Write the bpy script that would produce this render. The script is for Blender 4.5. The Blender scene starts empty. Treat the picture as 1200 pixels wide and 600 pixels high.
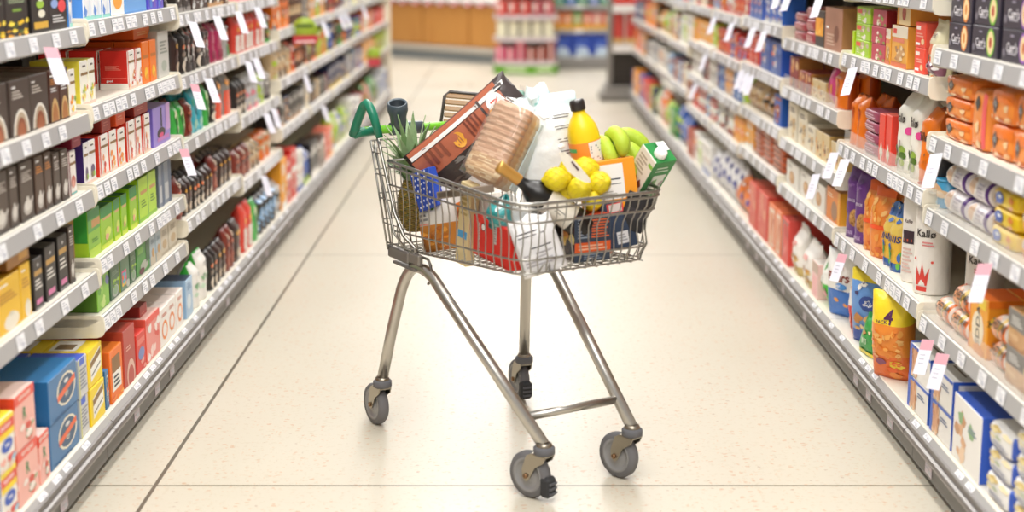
import bpy, math, random
from mathutils import Vector, Matrix, noise
PI = math.pi
C = bpy.context.scene.collection
RND = random.Random(7)

# ------------------------------------------------------------------ colours and materials
def lin(h):
    h = h.lstrip('#')
    if len(h) == 3: h = ''.join(c * 2 for c in h)
    v = [int(h[i:i + 2], 16) / 255 for i in (0, 2, 4)]
    return tuple(x / 12.92 if x <= .04045 else ((x + .055) / 1.055) ** 2.4 for x in v) + (1.0,)

CN = dict(white='#f3f1ec', cream='#efe6cf', black='#26211f', brown='#5b3a2c', darkbrown='#3f2b24', red='#d8342a', maroon='#8a2836',
          orange='#f07a22', amber='#f4a833', yellow='#f6d32f', lime='#b4d334', green='#3c9b3c', darkgreen='#1f5c33', teal='#2f9a97',
          cyan='#5cc3dc', blue='#2f5fb8', navy='#24305c', sky='#8fb8e0', purple='#5a3a8c', lilac='#a78fd2', pink='#ee8f9c',
          grey='#8b8784', silver='#c5c6c8', beige='#d8bd94', tan='#b98d5e', rust='#a84a2a', gold='#c9a052', salmon='#ee8a74')

MATS = {}
def bsdf_mat(name):
    m = bpy.data.materials.new(name); m.use_nodes = True
    return m, m.node_tree, m.node_tree.nodes['Principled BSDF']

def attr_mat(name, rough, metal=0.0, spec=0.5, coat=0.0, bump=0.0, bscale=60):
    m, nt, b = bsdf_mat(name)
    a = nt.nodes.new('ShaderNodeVertexColor'); a.layer_name = 'Col'
    nt.links.new(a.outputs['Color'], b.inputs['Base Color'])
    b.inputs['Roughness'].default_value = rough; b.inputs['Metallic'].default_value = metal
    b.inputs['Specular IOR Level'].default_value = spec; b.inputs['Coat Weight'].default_value = coat
    b.inputs['Coat Roughness'].default_value = .12
    if bump:
        t = nt.nodes.new('ShaderNodeTexCoord'); n = nt.nodes.new('ShaderNodeTexNoise'); n.inputs['Scale'].default_value = bscale
        bp = nt.nodes.new('ShaderNodeBump'); bp.inputs['Strength'].default_value = bump; bp.inputs['Distance'].default_value = .004
        nt.links.new(t.outputs['Object'], n.inputs['Vector']); nt.links.new(n.outputs['Fac'], bp.inputs['Height'])
        nt.links.new(bp.outputs['Normal'], b.inputs['Normal'])
    MATS[name] = m
    return m
attr_mat('card', .42, spec=.4)
attr_mat('film', .28, spec=.5, bump=.5, bscale=45)
attr_mat('plastic', .3, spec=.5)
attr_mat('matte', .75, spec=.3)
attr_mat('paint', .45, spec=.4)
attr_mat('metal', .3, metal=1.0)
attr_mat('dullmetal', .42, metal=.75)
attr_mat('rubber', .65, spec=.3)
attr_mat('organic', .5, spec=.4, bump=.35, bscale=110)

def mix_nodes(nt, fac, a, b):
    n = nt.nodes.new('ShaderNodeMix'); n.data_type = 'RGBA'
    if isinstance(fac, (int, float)): n.inputs[0].default_value = fac
    else: nt.links.new(fac, n.inputs[0])
    for k, v in ((6, a), (7, b)):
        if isinstance(v, tuple): n.inputs[k].default_value = v
        else: nt.links.new(v, n.inputs[k])
    return n.outputs[2]
def mnode(nt, op, a, b=None, c=None):
    n = nt.nodes.new('ShaderNodeMath'); n.operation = op
    for k, v in enumerate((a, b, c)):
        if v is None: continue
        if isinstance(v, (int, float)): n.inputs[k].default_value = v
        else: nt.links.new(v, n.inputs[k])
    return n.outputs[0]

def clear_mat(name, col, alpha, rough=.08, gl=.3):
    m, nt, b = bsdf_mat(name)
    g = nt.nodes.new('ShaderNodeBsdfGlossy'); g.inputs['Roughness'].default_value = rough
    t = nt.nodes.new('ShaderNodeBsdfTransparent'); t.inputs['Color'].default_value = lin(col)
    d = nt.nodes.new('ShaderNodeBsdfDiffuse'); d.inputs['Color'].default_value = lin('#f4f4f2')
    fr = nt.nodes.new('ShaderNodeLayerWeight'); fr.inputs['Blend'].default_value = .25
    frm = mnode(nt, 'MULTIPLY_ADD', fr.outputs['Facing'], gl, .02)
    m1 = nt.nodes.new('ShaderNodeMixShader'); m1.inputs[0].default_value = alpha
    nt.links.new(t.outputs[0], m1.inputs[1]); nt.links.new(d.outputs[0], m1.inputs[2])
    m2 = nt.nodes.new('ShaderNodeMixShader')
    nt.links.new(frm, m2.inputs[0]); nt.links.new(m1.outputs[0], m2.inputs[1]); nt.links.new(g.outputs[0], m2.inputs[2])
    nt.links.new(m2.outputs[0], nt.nodes['Material Output'].inputs['Surface'])
    MATS[name] = m; return m
clear_mat('clear', '#ffffff', .10)
clear_mat('bagfilm', '#ffffff', .05, .12)
clear_mat('guard', '#ffffff', .10, .08, .12)

def wood_mat(name, c1, c2, scale=3):
    m, nt, b = bsdf_mat(name)
    t = nt.nodes.new('ShaderNodeTexCoord'); mp = nt.nodes.new('ShaderNodeMapping'); mp.inputs['Scale'].default_value = (scale * 6, scale * 6, scale * .4)
    n = nt.nodes.new('ShaderNodeTexNoise'); n.inputs['Scale'].default_value = 1.5; n.inputs['Detail'].default_value = 6
    nt.links.new(t.outputs['Object'], mp.inputs[0]); nt.links.new(mp.outputs[0], n.inputs['Vector'])
    nt.links.new(mix_nodes(nt, n.outputs['Fac'], lin(c1), lin(c2)), b.inputs['Base Color'])
    b.inputs['Roughness'].default_value = .45
    MATS[name] = m; return m
wood_mat('oak', '#bd762a', '#dfa558')

def floor_mat():
    m, nt, b = bsdf_mat('terrazzo')
    t = nt.nodes.new('ShaderNodeTexCoord')
    big = nt.nodes.new('ShaderNodeTexNoise'); big.inputs['Scale'].default_value = 1.3; big.inputs['Detail'].default_value = 3
    nt.links.new(t.outputs['Object'], big.inputs['Vector'])
    fine = nt.nodes.new('ShaderNodeTexNoise'); fine.inputs['Scale'].default_value = 60; fine.inputs['Detail'].default_value = 4
    nt.links.new(t.outputs['Object'], fine.inputs['Vector'])
    base = mix_nodes(nt, big.outputs['Fac'], lin('#d0c8b6'), lin('#d9d2c2'))
    base = mix_nodes(nt, mnode(nt, 'MULTIPLY', mnode(nt, 'GREATER_THAN', fine.outputs['Fac'], .60), .4), base, lin('#cabda6'))
    # orange-tan chips of stone: distorted cells, only some of them coloured
    for sc, th, rad, col in ((42, .80, .27, '#c98a50'), (75, .80, .3, '#d3a273'), (33, .88, .16, '#9a6a48')):
        v = nt.nodes.new('ShaderNodeTexVoronoi'); v.inputs['Scale'].default_value = sc
        mp = nt.nodes.new('ShaderNodeMapping'); mp.inputs['Scale'].default_value = (1, 1.4, 1); mp.inputs['Location'].default_value = (sc, sc * .3, 0)
        ds = nt.nodes.new('ShaderNodeVectorMath'); ds.operation = 'MULTIPLY_ADD'
        nn = nt.nodes.new('ShaderNodeTexNoise'); nn.inputs['Scale'].default_value = sc * 1.2
        nt.links.new(t.outputs['Object'], nn.inputs['Vector'])
        nt.links.new(nn.outputs['Color'], ds.inputs[0]); ds.inputs[1].default_value = (.02, .02, 0); nt.links.new(t.outputs['Object'], ds.inputs[2])
        nt.links.new(ds.outputs[0], mp.inputs[0]); nt.links.new(mp.outputs[0], v.inputs['Vector'])
        sp = nt.nodes.new('ShaderNodeSeparateColor'); nt.links.new(v.outputs['Color'], sp.inputs[0])
        k = mnode(nt, 'MULTIPLY', mnode(nt, 'GREATER_THAN', sp.outputs[0], th), mnode(nt, 'LESS_THAN', v.outputs['Distance'], rad))
        base = mix_nodes(nt, mnode(nt, 'MULTIPLY', k, .42), base, lin(col))
    s = nt.nodes.new('ShaderNodeSeparateXYZ'); nt.links.new(t.outputs['Object'], s.inputs[0])
    lx = mnode(nt, 'ABSOLUTE', mnode(nt, 'ADD', s.outputs[0], .945))
    j1 = mnode(nt, 'LESS_THAN', lx, .0055)
    ly = mnode(nt, 'PINGPONG', mnode(nt, 'ADD', s.outputs[1], -3.59), 1.46)
    j2 = mnode(nt, 'LESS_THAN', ly, .0042)
    base = mix_nodes(nt, j2, base, lin('#7d725f'))
    base = mix_nodes(nt, j1, base, lin('#6f6759'))
    nt.links.new(base, b.inputs['Base Color'])
    b.inputs['Roughness'].default_value = .33
    nt.links.new(mnode(nt, 'MULTIPLY_ADD', big.outputs['Fac'], .2, .22), b.inputs['Roughness'])
    b.inputs['Specular IOR Level'].default_value = .35
    MATS['terrazzo'] = m
floor_mat()

# ------------------------------------------------------------------ mesh builder
class MB:
    def __init__(s): s.v = []; s.f = []; s.c = []; s.m = []; s.s = []; s.mats = []
    def mi(s, mat):
        if mat not in s.mats: s.mats.append(mat)
        return s.mats.index(mat)
    def add(s, vs, fs, col='#ffffff', mat='card', smooth=False, M=None):
        b = len(s.v); k = s.mi(mat)
        c = col if isinstance(col, (tuple, list)) else lin(CN.get(col, col))
        for p in vs:
            p = Vector(p); s.v.append(tuple(M @ p) if M else tuple(p))
        for i, f in enumerate(fs):
            s.f.append([b + j for j in f]); s.m.append(k); s.s.append(smooth)
            s.c.append(c[i] if isinstance(c, list) else c)
    def box(s, lo, hi, col='#fff', mat='card', r=0.0, M=None, cols=None):
        """box with chamfered edges; cols = {'F','B','L','R','T','D'} overrides"""
        (x0, y0, z0), (x1, y1, z1) = lo, hi
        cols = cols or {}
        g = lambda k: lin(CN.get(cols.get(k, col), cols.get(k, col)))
        r = min(r, (x1 - x0) * .45, (y1 - y0) * .45, (z1 - z0) * .45)
        if r <= 0:
            vs = [(x, y, z) for x in (x0, x1) for y in (y0, y1) for z in (z0, z1)]
            fs = [(0, 4, 5, 1), (2, 3, 7, 6), (0, 1, 3, 2), (4, 6, 7, 5), (1, 5, 7, 3), (0, 2, 6, 4)]
            s.add(vs, fs, [g(k) for k in 'FBLRTD'], mat, False, M); return
        vs = []; ix = {}
        for i, x in enumerate((x0, x1)):
            for j, y in enumerate((y0, y1)):
                for k, z in enumerate((z0, z1)):
                    for ax in range(3):
                        p = [x, y, z]
                        for o, sgn in ((0, 1 - 2 * i), (1, 1 - 2 * j), (2, 1 - 2 * k)):
                            if o != ax: p[o] += sgn * r
                        ix[i, j, k, ax] = len(vs); vs.append(tuple(p))
        I = lambda i, j, k, a: ix[i, j, k, a]
        fs = []; cc = []
        for i, nm in ((0, 'L'), (1, 'R')):
            q = [I(i, 0, 0, 0), I(i, 0, 1, 0), I(i, 1, 1, 0), I(i, 1, 0, 0)]; fs.append(q if i == 0 else q[::-1]); cc.append(g(nm))
        for j, nm in ((0, 'F'), (1, 'B')):
            q = [I(0, j, 0, 1), I(1, j, 0, 1), I(1, j, 1, 1), I(0, j, 1, 1)]; fs.append(q if j == 0 else q[::-1]); cc.append(g(nm))
        for k, nm in ((0, 'D'), (1, 'T')):
            q = [I(0, 0, k, 2), I(0, 1, k, 2), I(1, 1, k, 2), I(1, 0, k, 2)]; fs.append(q if k == 0 else q[::-1]); cc.append(g(nm))
        for i in (0, 1):
            for j in (0, 1):
                fs.append([I(i, j, 0, 0), I(i, j, 1, 0), I(i, j, 1, 1), I(i, j, 0, 1)]); cc.append(g('F' if j == 0 else 'B'))
        for i in (0, 1):
            for k in (0, 1):
                fs.append([I(i, 0, k, 0), I(i, 1, k, 0), I(i, 1, k, 2), I(i, 0, k, 2)]); cc.append(g('L' if i == 0 else 'R'))
        for j in (0, 1):
            for k in (0, 1):
                fs.append([I(0, j, k, 1), I(1, j, k, 1), I(1, j, k, 2), I(0, j, k, 2)]); cc.append(g('F' if j == 0 else 'B'))
        for i in (0, 1):
            for j in (0, 1):
                for k in (0, 1): fs.append([I(i, j, k, 0), I(i, j, k, 1), I(i, j, k, 2)]); cc.append(g('T' if k else 'D'))
        s.add(vs, fs, cc, mat, False, M)
    def tube(s, pts, r, col='#ccc', mat='metal', n=8, closed=False, M=None, caps=True, flat=1.0):
        pts = [Vector(p) for p in pts]; N = len(pts); vs = []; up = None
        rr = r if isinstance(r, (list, tuple)) else [r] * N
        for i in range(N):
            a = pts[(i - 1) % N] if (closed or i > 0) else pts[i]; b = pts[(i + 1) % N] if (closed or i < N - 1) else pts[i]
            t = (b - a).normalized()
            if up is None:
                up = Vector((0, 0, 1)) if abs(t.z) < .9 else Vector((1, 0, 0))
            up = (up - t * up.dot(t)).normalized(); w = t.cross(up)
            for k in range(n):
                an = 2 * PI * k / n; vs.append(pts[i] + (up * math.cos(an) * flat + w * math.sin(an)) * rr[i])
        fs = []
        for i in range(N if closed else N - 1):
            for k in range(n):
                j = (i + 1) % N; fs.append((i * n + k, i * n + (k + 1) % n, j * n + (k + 1) % n, j * n + k))
        if caps and not closed: fs.append(tuple(range(n))[::-1]); fs.append(tuple((N - 1) * n + k for k in range(n)))
        s.add(vs, fs, col, mat, n > 4, M)
    def lathe(s, prof, col='#ccc', mat='plastic', n=20, M=None, cols=None):
        """prof: list of (r,z); cols: colour per band"""
        vs = [(r * math.cos(2 * PI * k / n), r * math.sin(2 * PI * k / n), z) for r, z in prof for k in range(n)]
        fs = []; cc = []
        for i in range(len(prof) - 1):
            for k in range(n):
                fs.append((i * n + k, i * n + (k + 1) % n, (i + 1) * n + (k + 1) % n, (i + 1) * n + k))
                cc.append(lin(CN.get(cols[i], cols[i])) if cols else lin(CN.get(col, col)))
        s.add(vs, fs, cc, mat, True, M)
    def build(s, name, parent=None, loc=None, rot=None):
        o = bpy.data.objects.new(name, s.mesh(name)); C.objects.link(o)
        if parent: o.parent = parent
        if loc: o.location = loc
        if rot: o.rotation_euler = rot
        return o
    def mesh(s, name):
        me = bpy.data.meshes.new(name); me.from_pydata(s.v, [], s.f)
        for m in s.mats: me.materials.append(MATS[m])
        me.polygons.foreach_set('material_index', s.m); me.polygons.foreach_set('use_smooth', s.s)
        a = me.color_attributes.new('Col', 'FLOAT_COLOR', 'CORNER'); buf = []
        for f, c in zip(s.f, s.c): buf.extend(tuple(c) * len(f))
        a.data.foreach_set('color', buf); me.update()
        return me

def tag(o, label=None, cat=None, group=None, kind=None):
    for k, v in (('label', label), ('category', cat), ('group', group), ('kind', kind)):
        if v: o[k] = v
    return o
def empty(name, loc=(0, 0, 0), rz=0, **kw):
    o = bpy.data.objects.new(name, None); C.objects.link(o); o.location = loc; o.rotation_euler = (0, 0, rz)
    return tag(o, **kw)
def copy_tree(o, parent=None):
    c = o.copy(); C.objects.link(c)
    if parent: c.parent = parent
    for ch in list(o.children): copy_tree(ch, c)
    return c

# ------------------------------------------------------------------ lettering
TXT = {}
def text_mesh(t, bold=.02, fine=False):
    if (t, fine) in TXT: return TXT[t, fine]
    cu = bpy.data.curves.new('lettering', 'FONT'); cu.body = t; cu.size = 1; cu.resolution_u = 2; cu.offset = bold; cu.align_x = 'CENTER'
    o = bpy.data.objects.new('lettering', cu); C.objects.link(o)
    bpy.context.view_layer.update()
    me = bpy.data.meshes.new_from_object(o.evaluated_get(bpy.context.evaluated_depsgraph_get()))
    if fine:      # cut into a grid so that the letters can follow a curved bag
        import bmesh
        bm = bmesh.new(); bm.from_mesh(me)
        for ax, co in ((0, (1, 0, 0)), (1, (0, 1, 0))):
            lo_ = min(v.co[ax] for v in bm.verts); hi_ = max(v.co[ax] for v in bm.verts); q = lo_ + .12
            while q < hi_:
                bmesh.ops.bisect_plane(bm, geom=bm.verts[:] + bm.edges[:] + bm.faces[:], plane_co=[q * c for c in co], plane_no=co); q += .12
        bm.to_mesh(me); bm.free()
    vs = [(v.co.x, v.co.y) for v in me.vertices]; fs = [tuple(p.vertices) for p in me.polygons]
    bpy.data.objects.remove(o); bpy.data.curves.remove(cu); bpy.data.meshes.remove(me)
    ys = [v[1] for v in vs] or [0, 1]; cy = (min(ys) + max(ys)) / 2; hh = max(max(ys) - min(ys), .01)
    vs = [(x / hh, (y - cy) / hh) for x, y in vs]
    TXT[t, fine] = (vs, fs); return TXT[t, fine]

# ------------------------------------------------------------------ packaging: a shape gives map(face,u,v,off)->point and face sizes
def decals(mb, spec, fmap, size, mat, curved=False, lift=.0004):
    """F r u0 v0 u1 v1 col | F e cu cv ru rv col | F t cu cv h col TEXT | F T.. (turned 90) | F l u0 v0 u1 v1 n col | F n u0 v0 u1 v1 n seed c1,c2.. | F p col u v u v u v"""
    for li, ln in enumerate(x.strip() for x in spec.split(';')):
        if not ln: continue
        a = ln.split(); face, k = a[0], a[1]; W, Hh = size[face]; off = lift * (1 + li * .45)
        P = lambda u, v, o=off: fmap(face, min(max(u, 0.0), 1.0), min(max(v, 0.0), 1.0), o)
        def rect(u0, v0, u1, v1, col, o=off):
            n = 5 if curved else 1; m = 4 if curved else 1
            if curved and (u1 - u0) * (v1 - v0) < .02: n = m = 2
            vs = [fmap(face, u0 + (u1 - u0) * i / n, v0 + (v1 - v0) * j / m, o) for j in range(m + 1) for i in range(n + 1)]
            fs = [(j * (n + 1) + i, j * (n + 1) + i + 1, (j + 1) * (n + 1) + i + 1, (j + 1) * (n + 1) + i) for j in range(m) for i in range(n)]
            mb.add(vs, fs, col, mat, curved)
        if k == 'r': rect(*map(float, a[2:6]), a[6])
        elif k == 'e':
            cu, cv, ru, rv = map(float, a[2:6]); n = 14; R = 3 if curved else 1
            vs = [P(cu, cv)] + [P(cu + ru * q / R * math.cos(2 * PI * i / n), cv + rv * q / R * math.sin(2 * PI * i / n)) for q in range(1, R + 1) for i in range(n)]
            fs = [(0, 1 + i, 1 + (i + 1) % n) for i in range(n)]
            for q in range(1, R): fs += [(1 + (q - 1) * n + i, 1 + q * n + i, 1 + q * n + (i + 1) % n, 1 + (q - 1) * n + (i + 1) % n) for i in range(n)]
            mb.add(vs, fs, a[6], mat, curved)
        elif k in ('t', 'T'):
            cu, cv, h = map(float, a[2:5]); vs, fs = text_mesh(' '.join(a[6:]), fine=curved)
            if k == 't': pv = [P(cu + x * h * Hh / W, cv + y * h) for x, y in vs]
            else: pv = [P(cu - y * h * Hh / W, cv + x * h) for x, y in vs]
            mb.add(pv, fs, a[5], mat, curved)
        elif k == 'l':
            u0, v0, u1, v1 = map(float, a[2:6]); n = int(a[6])
            for i in range(n):
                y = v0 + (v1 - v0) * (i + .5) / n; hh = (v1 - v0) / n * .25
                rect(u0, y - hh, u0 + (u1 - u0) * (1 - .35 * ((i * 37) % 5) / 5), y + hh, a[7])
        elif k == 'b':   # bar code
            u0, v0, u1, v1 = map(float, a[2:6]); rect(u0, v0, u1, v1, '#fafafa')
            for i in range(7):
                x = u0 + (u1 - u0) * (.1 + .8 * i / 7); rect(x, v0 + (v1 - v0) * .1, x + (u1 - u0) * (.03 + .03 * (i % 3)), v1 - (v1 - v0) * .1, '#222', off * 1.3)
        elif k == 'n':
            u0, v0, u1, v1 = map(float, a[2:6]); n = int(a[6]); r = random.Random(int(a[7])); cs = a[8].split(',')
            for i in range(n):
                cu = r.uniform(u0, u1); cv = r.uniform(v0, v1); ru = r.uniform(.25, .6) * (u1 - u0) / math.sqrt(n); rv = r.uniform(.25, .6) * (v1 - v0) / math.sqrt(n)
                m = 7; ph = r.random() * 6
                vs = [P(cu + ru * (1 + .3 * math.sin(3 * q + ph)) * math.cos(2 * PI * q / m), cv + rv * (1 + .3 * math.cos(2 * q + ph)) * math.sin(2 * PI * q / m), off + i * 3e-5) for q in range(m)]
                mb.add(vs, [tuple(range(m))], cs[i % len(cs)], mat, curved)
        elif k == 'p':
            q = list(map(float, a[3:])); mb.add([P(q[i], q[i + 1]) for i in range(0, len(q), 2)], [tuple(range(len(q) // 2))], a[2], mat, curved)

def shape_box(w, d, h, des, seed):
    mb = MB(); mat = des.get('mat', 'card')
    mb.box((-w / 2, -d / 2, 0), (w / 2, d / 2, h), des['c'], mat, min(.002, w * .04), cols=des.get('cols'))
    def fm(f, u, v, o):
        if f == 'F': return ((u - .5) * w, -d / 2 - o, v * h)
        if f == 'L': return (-w / 2 - o, (.5 - u) * d, v * h)
        if f == 'R': return (w / 2 + o, (u - .5) * d, v * h)
        return ((u - .5) * w, (v - .5) * d, h + o)
    decals(mb, des.get('dec', ''), fm, {'F': (w, h), 'L': (d, h), 'R': (d, h), 'T': (w, d)}, mat)
    return mb

def shape_bag(w, d, h, des, seed, top='crimp'):
    """soft bag: superellipse rings, bulging belly, pinched crimped seal at the top"""
    mb = MB(); mat = des.get('mat', 'film'); r = random.Random(seed); sx, sz, ph = r.random() * 9, r.random() * 9, r.random() * 9
    N, M = 16, 24; amp = des.get('amp', 1.0)
    def prof(v):
        if top == 'brick': dy = 1.0 if v < .82 else 1 - .8 * ((v - .82) / .18) ** .8; wx = 1 - .03 * v
        elif top == 'pillow': dy = max(.06, (math.sin(PI * min(max(v, .02), .98))) ** .55); wx = 1 - .06 * math.sin(PI * v)
        else: dy = (.75 + .25 * math.sin(PI * min(v * 1.3, 1))) if v < .6 else max(.07, .99 * (1 - ((v - .6) / .34) ** 1.6)) if v < .93 else .07; wx = .98 - .05 * v
        return wx, dy
    def nz(x, z, sgn):
        return amp * (.004 * noise.noise(Vector((x * 22 + sx, z * 18 + sz, sgn * 3 + ph))) + .0025 * noise.noise(Vector((x * 55 + sx, z * 50, sgn + ph))))
    def pt(x, v, sgn, o=0):
        wx, dy = prof(v); A = w / 2 * wx; B = d / 2 * dy; q = min(abs(x) / A, 1)
        y = sgn * B * (1 - q ** 2.6) ** (1 / 2.6)
        z = v * h + (amp * .004 * math.sin(x * 90 + ph) if v > .95 else 0)
        return (x, y + sgn * o + nz(x, v * h, sgn) * min(1, dy * 1.5 + .2) * (1 - q ** 6), z)
    vs = []
    for i in range(N + 1):
        v = i / N; wx, dy = prof(v)
        for k in range(M):
            an = 2 * PI * k / M; c_, s_ = math.cos(an), math.sin(an)
            x = w / 2 * wx * math.copysign(abs(c_) ** .75, c_)
            vs.append(pt(x, v, 1 if s_ > 0 else -1) if 0 < abs(s_) > 1e-6 else (x, nz(x, v * h, 0) * .3, v * h))
    fs = []; cc = []; bands = des.get('bands', [(1.01, des['c'])]); side = des.get('side')
    for i in range(N):
        col = next(c for t, c in bands if (i + .5) / N <= t)
        for k in range(M):
            fs.append((i * M + k, i * M + (k + 1) % M, (i + 1) * M + (k + 1) % M, (i + 1) * M + k)); cc.append(lin(CN.get(col, col)))
            if side and (k in (0, 1, M - 1, M // 2, M // 2 - 1, M // 2 - 2)): cc[-1] = lin(CN.get(side, side))
    fs.append(tuple(range(M))[::-1]); cc.append(cc[0]); fs.append(tuple(N * M + k for k in range(M))); cc.append(cc[-2])
    mb.add(vs, fs, cc, mat, True)
    def fm(f, u, v, o):
        wx, dy = prof(v); return pt((u - .5) * w * wx * .97, v, 1 if f == 'B' else -1, o + .002)
    decals(mb, des.get('dec', ''), fm, {'F': (w, h), 'B': (w, h)}, mat, True)
    return mb

def shape_tube(w, d, h, des, seed):
    """upright round pack with a gathered top"""
    mb = MB(); mat = des.get('mat', 'film'); r = random.Random(seed); ph = r.random() * 9; n = 28
    prof = [(.0, 0), (.94, 0), (1, .02), (1, .3), (.99, .6), (1, .88), (.97, .93), (.8, .955), (.62, .965), (.5, 1.0), (.3, .985), (0, .99)]
    if des.get('hard'): prof = [(0, 0), (1, 0), (1, .03), (.97, .04), (.97, .9), (.9, .92), (1, .93), (1, 1), (.9, 1), (0, 1)]
    def R(a, z): return 1 + (0 if des.get('hard') else .02 * noise.noise(Vector((math.cos(a) * 2.5 + ph, math.sin(a) * 2.5, z * 12))) + (.10 * math.sin(a * 9 + ph) if z > .94 else .012 * math.sin(a * 9 + ph) if z > .9 else 0))
    vs = [(w / 2 * q * R(2 * PI * k / n, z) * math.cos(2 * PI * k / n), d / 2 * q * R(2 * PI * k / n, z) * math.sin(2 * PI * k / n), z * h) for q, z in prof for k in range(n)]
    fs = []; cc = []; bands = des.get('bands', [(1.01, des['c'])])
    for i in range(len(prof) - 1):
        zz = (prof[i][1] + prof[i + 1][1]) / 2; col = next(c for t, c in bands if zz <= t)
        for k in range(n): fs.append((i * n + k, i * n + (k + 1) % n, (i + 1) * n + (k + 1) % n, (i + 1) * n + k)); cc.append(lin(CN.get(col, col)))
    mb.add(vs, fs, cc, mat, True)
    def fm(f, u, v, o):
        a = -PI / 2 + (u - .5) * PI * .95; q = 1.0; return ((w / 2 * R(a, v) + o + .001) * math.cos(a), (d / 2 * R(a, v) + o + .001) * math.sin(a), v * h)
    decals(mb, des.get('dec', ''), fm, {'F': (w * 1.5, h)}, mat, True)
    return mb

def shape_roll(w, d, h, des, seed):
    """roll of round biscuits lying along the shelf, gathered film ends"""
    mb = MB(); mat = 'film'; n = 22; R = h / 2
    M = Matrix.Translation((0, 0, R)) @ Matrix.Rotation(PI / 2, 4, 'Y')
    c0 = des['c']; rim = des.get('rim', c0); e = des.get('end', c0); L = w / 2
    prof = [(0, -L), (R * .5, -L), (R * .9, -L + .002), (R, -L + .01), (R, -L * .72), (R * .985, -L * .2), (R, L * .3), (R, L * .72), (R, L - .01), (R * .9, L - .002), (R * .5, L), (0, L)]
    mb.lathe(prof, mat=mat, n=n, M=M, cols=[des.get('mid', e), e, rim, rim, c0, c0, c0, rim, rim, e, des.get('mid', e)])
    def fm(f, u, v, o):
        a = (v - .45) * PI * .9; return ((u - .5) * w, -(R + o + .0008) * math.cos(a), R + (R + o + .0008) * math.sin(a))
    decals(mb, des.get('dec', ''), fm, {'F': (w, h)}, mat, True)
    return mb

def shape_brick(w, d, h, des, seed):
    """film-wrapped brick of crackers: soft rounded box with gathered end folds"""
    mb = MB(); mat = 'film'; r = random.Random(seed); sx = r.random() * 9
    nx, ny, nz_ = 8, 6, 6
    def sq(p):
        x, y, z = p; m = max(abs(x), abs(y), abs(z)) or 1
        l = (abs(x) ** 7 + abs(y) ** 7 + abs(z) ** 7) ** (1 / 7); k = m / l
        b = .015 * noise.noise(Vector((x * 2 + sx, y * 2, z * 2)))
        return ((x * k * (1 + b)) * w / 2, (y * k * (1 + b)) * d / 2, (z * k * (1 + b)) * h / 2 + h / 2)
    def sheet(ax, sg, col):
        n = 8; o = [q for q in range(3) if q != ax]; vs = []
        for i in range(n + 1):
            for j in range(n + 1):
                p = [0, 0, 0]; p[ax] = sg; p[o[0]] = -1 + 2 * i / n; p[o[1]] = -1 + 2 * j / n; vs.append(sq(p))
        fs = [(i * (n + 1) + j, (i + 1) * (n + 1) + j, (i + 1) * (n + 1) + j + 1, i * (n + 1) + j + 1) for i in range(n) for j in range(n)]
        if (sg > 0) == (ax == 1): fs = [f[::-1] for f in fs]
        mb.add(vs, fs, col, mat, True)
    cs = des.get('cols', {})
    for ax, sg, nm in ((0, -1, 'L'), (0, 1, 'R'), (1, -1, 'F'), (1, 1, 'B'), (2, -1, 'D'), (2, 1, 'T')): sheet(ax, sg, cs.get(nm, des['c']))
    def fm(f, u, v, o):
        p = {'F': (2 * u - 1, -1, 2 * v - 1), 'L': (-1, 1 - 2 * u, 2 * v - 1), 'R': (1, 2 * u - 1, 2 * v - 1), 'T': (2 * u - 1, 2 * v - 1, 1)}[f]
        q = Vector(sq(p)); nrm = {'F': (0, -1, 0), 'L': (-1, 0, 0), 'R': (1, 0, 0), 'T': (0, 0, 1)}[f]; return tuple(q + Vector(nrm) * (o + .0018))
    decals(mb, des.get('dec', ''), fm, {'F': (w, h), 'L': (d, h), 'R': (d, h), 'T': (w, d)}, mat, True)
    return mb
SH = dict(box=shape_box, bag=shape_bag, brick=shape_brick, tube=shape_tube, roll=shape_roll,
          coffee=lambda *a: shape_bag(*a, top='brick'), pillow=lambda *a: shape_bag(*a, top='pillow'))
# ------------------------------------------------------------------ package designs: key -> shape, colours, print, words for the label
DES = {}
def D(key, name, cat, shape, look, c, d=.09, dec='', **k):
    DES[key] = dict(key=key, name=name, cat=cat, shape=shape, look=look, c=c, d=d, dec=dec, **k)
CUP = 'F e .5 .02 .40 .46 #e9e4da;F e .5 .02 .33 .40 #b9a58c;F e .5 .0 .24 .33 #8a4a2c;F r .0 0 1 .03 #4a4039;F e .5 .0 .18 .24 #a35c35;F r .1 .86 .28 .89 #fff;'
D('cup', 'coffee_box', 'coffee box', 'box', 'dark brown coffee box with cup', '#473a34', .11, CUP + 'F l .1 .66 .62 .82 3 #cfc6bd', cols={'T': '#6b5e56'})
D('goldcup', 'coffee_box', 'coffee box', 'box', 'slim red-brown box with gold cup', '#4c2c22', .11, 'F e .5 .05 .42 .42 #c9a56a;F e .5 .03 .32 .34 #a86a35;F r 0 0 1 .03 #4c2c22;F r .1 .88 .5 .91 #fff;F l .1 .72 .6 .84 3 #d98a3a;F l .1 .58 .7 .68 2 #ddd', cols={'L': '#5d382b', 'T': '#6a4a3c'})
D('coffeeflower', 'coffee_box', 'coffee box', 'box', 'black coffee box with yellow flowers', '#2a2422', .09, 'F t .5 .72 .12 #f2efe8 Coffee;F l .15 .5 .85 .62 3 #9a8;F n .05 .02 .95 .26 16 5 #f3c523,#e8a41c,#f7dc4a,#54642a;F r .3 .38 .7 .42 #7aa03a')
D('blackgreen', 'coffee_box', 'coffee box', 'box', 'black box with green cups', '#241f1e', .09, 'F l .12 .6 .85 .9 5 #dcd8d2;F e .5 .42 .22 .06 #9ac23a;F e .55 .28 .2 .06 #e8e4d0;F r .1 .06 .9 .16 #d8a93a;F t .5 .5 .06 #fff Italian')
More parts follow.
